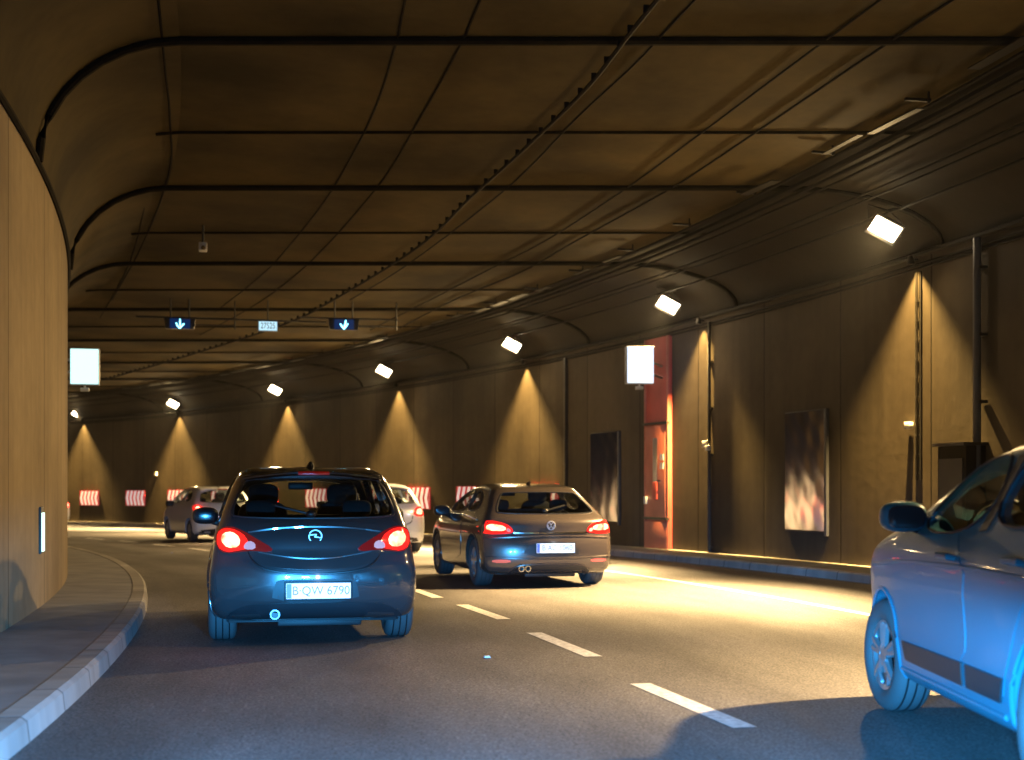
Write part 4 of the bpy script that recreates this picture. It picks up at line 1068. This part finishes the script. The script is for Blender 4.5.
B['lamps'] = [('tail_lamp', [(.50, .735), (.52, .80), (.60, .86), (.80, .90), (.90, .87), (.905, .76), (.86, .72), (.66, .72)], 'tail_red', .006),
              ('lamp_core', [(.60, .76), (.60, .82), (.76, .855), (.84, .83), (.83, .765)], 'tail_hot', .012),
              ('lamp_lens', [(.53, .745), (.545, .785), (.585, .80), (.59, .75)], 'tail_clear', .012)]
B['patches'] = [('plate_recess', [(-.43, .42), (.43, .42), (.27, .62), (-.27, .62)], 'trimb', 'R', 1, .003),
                ('rear_valance', [(-.60, .17), (-.45, .32), (.45, .32), (.60, .17)], 'trimb', 'R', 1, .005),
                ('reflector', [(-.78, .345), (-.55, .345), (-.55, .385), (-.78, .385)], 'reflector', 'R', 1, .006),
                ('reflector', [(.55, .345), (.78, .345), (.78, .385), (.55, .385)], 'reflector', 'R', 1, .006)]
for sd in (-1, 1):
    B['patches'].append(('door', [(1.62, .32), (2.85, .32), (2.95, .60), (2.95, .93), (1.62, .94), (1.5, .6)], 'paint', 'S', sd, .006))
B['lines'] = [('tailgate_gap', [(-.50, .72), (0, .715), (.50, .72)], .008, 'black', 'R', 1), ('tailgate_crease', [(-.50, .735), (0, .73), (.50, .735)], .012, 'chrome', 'R', 1),
              ('bumper_crease', [(-.86, .42), (-.4, .395), (0, .395), (.4, .395), (.86, .42)], .012, 'paint', 'R', 1),
              ('valance_crease', [(-.56, .24), (-.42, .325), (.42, .325), (.56, .24)], .014, 'paint', 'R', 1),
              ('bumper_crease', [(-.88, .66), (-.4, .685), (0, .69), (.4, .685), (.88, .66)], .012, 'paint', 'R', 1),
              ('belt_line', [(.75, .90), (1.6, .955), (2.9, .95)], .009, 'chrome', 'S', -1)]
B['plate'] = (.04, .535, 'B·AC 1060', .52, .125); B['tail_pow'] = 1.5; B['tail_pos'] = (.76, .81)
carB, sB = make_car('coupe_car', 'brown grey two door coupe in the right lane, bright tail lamps, dashes beside it', 'car', B, (.53, 18.75, -.04), radians(14))
badge_ring(carB, sB, 0, .83, .055, 'vw'); s_paint[carB.name] = M['car_brown']
extras(carB, sB, (-.42, -.33), roofz=1.375, spy=.86, wz=1.0, wl=.28, sp_on=False, ant_y=1.25)

# --- blue lit silver hatchback cut by the right edge, seen from its left side
C_ = dict(L=4.08, paint='car_silver', wheels=(.68, 3.27), r=.325, track=.775, tw=.215, res=(40, 110, 46), steer=.10, lip=1, mir='car_silver')
C_['shape'] = Shape([(.25, .22), (.05, .26), (-.01, .45), (.0, .70), (.05, .90), (.12, 1.05), (.35, 1.32), (.5, 1.46), (.8, 1.525), (1.5, 1.545), (2.0, 1.50), (2.35, 1.40),
                    (3.0, 1.11), (3.5, 1.04), (3.86, .95), (4.04, .78), (4.09, .50), (4.0, .25), (3.8, .21), (2.0, .21)],
                   [(.1, .80), (.3, .86), (.45, .875), (.60, .87), (.80, .885), (.95, .875), (1.05, .835), (1.2, .75), (1.4, .65), (1.5, .59), (1.58, .5)],
                   [(-.1, .955), (.3, .985), (1, 1), (3.0, 1), (3.6, .975), (4.1, .82)], 4.08, .15, .34, .10)
C_['cab_z'] = .82; C_['cab_y'] = (.36, 3.05)
C_['rear_win'] = [(-.62, 1.08), (.62, 1.08), (.54, 1.42), (-.54, 1.42)]
C_['wind'] = [(-.68, 1.07), (.68, 1.07), (.56, 1.42), (-.56, 1.42)]; C_['wind_y'] = 2.1
C_['side_win'] = [[(.62, 1.17), (1.56, 1.10), (1.56, 1.44), (.95, 1.44)], [(1.68, 1.09), (2.68, 1.06), (2.28, 1.36), (2.1, 1.44), (1.68, 1.46)]]
C_['seat_y'] = 2.05; C_['rseat_y'] = 1.0; C_['wm_y'] = 2.4; C_['wm_z'] = 1.36; C_['mirror'] = (2.66, 1.12, .80)
C_['lamps'] = [('tail_lamp', [(.62, .80), (.62, 1.0), (.80, 1.02), (.84, .82)], 'tail_dim', .016)]
C_['patches'] = []; C_['lines'] = []
for sd in (-1, 1):
    C_['patches'] += [('front_door', [(1.69, .34), (2.72, .34), (2.80, .50), (2.84, 1.02), (2.7, 1.045), (1.69, 1.075)], 'paint', 'S', sd, .0035),
                      ('rear_door', [(1.18, .34), (1.66, .34), (1.66, 1.075), (.74, 1.13), (.72, .95), (.98, .72), (1.10, .55)], 'paint', 'S', sd, .0035),
                      ('door_cladding', [(1.71, .36), (2.72, .36), (2.77, .46), (1.71, .47)], 'trimb', 'S', sd, .016),
                      ('door_cladding', [(1.18, .36), (1.65, .36), (1.65, .47), (1.13, .47)], 'trimb', 'S', sd, .016),
                      ('quarter_window', [(2.76, 1.09), (2.92, 1.085), (2.76, 1.20)], 'glass_d', 'S', sd, .004),
                      ('pillar_trim', [(1.57, 1.10), (1.67, 1.09), (1.67, 1.45), (1.57, 1.45)], 'trimb', 'S', sd, .004)]
    C_['lines'] += [('sill_crease', [(1.15, .30), (2.85, .30)], .014, 'paint', 'S', sd), ('shoulder_crease', [(.3, .90), (1.2, .93), (2.8, .90), (3.5, .84)], .012, 'paint', 'S', sd)]
carC, sC = make_car('hatchback_car', 'silver hatchback lit blue, cut by the right edge, seen from its left front side', 'car', C_, (2.99, 5.0, 0), radians(-.6))
for sd in (-1, 1):
    for y_, z_ in ((1.86, .955), (.90, .975)):
        X, G, ok = sC.cast([(y_, z_), (y_+.18, z_)], 'S', sd); mb = MB(); a, b = X[0], X[1]; g = G[0]
        mb.tube([a, a+g*.035, b+g*.035, b], [.014, .016, .016, .014], 8); mb.build('door_handle', M['car_silver'], carC, smooth=True)

mb = MB(); P = [(0, 2.0, 1.5), (0, 1.95, 1.56)]; mb.tube(P, [.02, .012], 8); mb.build('antenna', M['black'], carC, smooth=True)

# --- distant pale hatchbacks
def pale(paintn, H=1.0):
    D = dict(L=3.95, paint=paintn, wheels=(.62, 3.1), r=.30, track=.74, tw=.2, res=(26, 56, 28), interior=True)
    D['shape'] = Shape([(.25, .20), (.05, .24), (-.01, .45), (.0, .65), (.04, .85), (.12, 1.02), (.35, 1.28), (.5, 1.42), (.8, 1.48), (1.5, 1.50), (2.0, 1.46), (2.35, 1.36),
                    (3.0, 1.02), (3.45, .93), (3.75, .80), (3.92, .6), (3.95, .4), (3.85, .22), (2.0, .2)],
                   [(.1, .80), (.3, .84), (.5, .855), (.78, .855), (.95, .83), (1.05, .79), (1.2, .73), (1.4, .63), (1.5, .55)],
                   [(-.1, .955), (.3, .985), (1, 1), (3.0, 1), (3.6, .97), (4.0, .82)], 3.95, .16, .42, .10)
    D['cab_z'] = .80; D['cab_y'] = (.36, 2.95)
    D['rear_win'] = [(-.60, 1.06), (.60, 1.06), (.62, 1.12), (.52, 1.38), (-.52, 1.38), (-.62, 1.12)]
    D['wind'] = [(-.66, 1.04), (.66, 1.04), (.54, 1.38), (-.54, 1.38)]; D['wind_y'] = 2.1
    D['side_win'] = [[(.68, 1.12), (1.5, 1.06), (1.5, 1.38), (.95, 1.38)], [(1.58, 1.06), (2.72, 1.03), (2.2, 1.36), (1.58, 1.39)]]
    D['seat_y'] = 2.0; D['rseat_y'] = .95; D['wm_y'] = 2.35; D['wm_z'] = 1.3; D['mirror'] = (2.5, 1.0, .79)
    D['lamps'] = [('tail_lamp', [(.56, .80), (.58, .92), (.68, 1.0), (.80, 1.0), (.83, .88), (.80, .78)], 'tail_red', .006),
                  ('lamp_core', [(.64, .83), (.65, .93), (.74, .96), (.78, .90), (.76, .82)], 'tail_hot', .012)]
    D['patches'] = [('rear_valance', [(-.72, .22), (-.62, .36), (.62, .36), (.72, .22)], 'trimb', 'R', 1, .004)]
    D['lines'] = [('tailgate_gap', [(-.55, .80), (-.50, .62), (0, .58), (.50, .62), (.55, .80)], .010, 'black', 'R', 1)]
    D['plate'] = (0, .70, 'B 4071', .50, .115); D['tail_pow'] = 2.5; D['tail_pos'] = (.72, .9)
    return D
def far_loc(px, y): return ((px-512)*y/F_PX, y, -drop(y))
D1 = pale('car_pale'); carD, sD = make_car('hatchback_car', 'distant pale silver hatchback left of the dark grey hatchback, tail lamps lit', 'car', D1, far_loc(226, 38.0), radians(27))
D2 = pale('car_pale'); D2['patches'] = D2['patches']+[]; carE, sE = make_car('hatchback_car', 'pale silver car almost hidden behind the right side of the dark hatchback', 'car', D2, far_loc(389, 30.2), radians(20))
for c in (carD, carE): s_paint[c.name] = M['car_pale']
extras(carD, sD, (), roofz=1.475, spy=.46); extras(carE, sE, (), roofz=1.475, spy=.46)
# the last car: same model as the distant one, only its right corner shows past the left wall
cF = carD.copy(); COL.objects.link(cF)
def cptree(src, dst):
    for ch in list(src.children):
        c = ch.copy(); COL.objects.link(c); c.parent = dst; cptree(ch, c)
cptree(carD, cF)
y = 58.0; cF.location = far_loc(52, y); cF.rotation_euler = (0, 0, radians(40)); cF['label'] = 'farthest car, only a pale corner showing past the left wall edge'

# ------------------------------------------------------------------ thin volume added to put a halo round the lamps
hz = bpy.data.materials.new('glow_haze'); hz.use_nodes = True; nt = hz.node_tree; nt.nodes.clear()
v = nt.nodes.new('ShaderNodeVolumePrincipled'); v.inputs['Color'].default_value = (.9, .92, .95, 1); v.inputs['Density'].default_value = .00022; v.inputs['Anisotropy'].default_value = .88
o = nt.nodes.new('ShaderNodeOutputMaterial'); nt.links.new(v.outputs[0], o.inputs['Volume'])
mb = MB(); mb.box((-15, 45, 2.5), (120, 180, 9)); ho = mb.build('glow_haze', hz); tag(ho, kind='stuff')
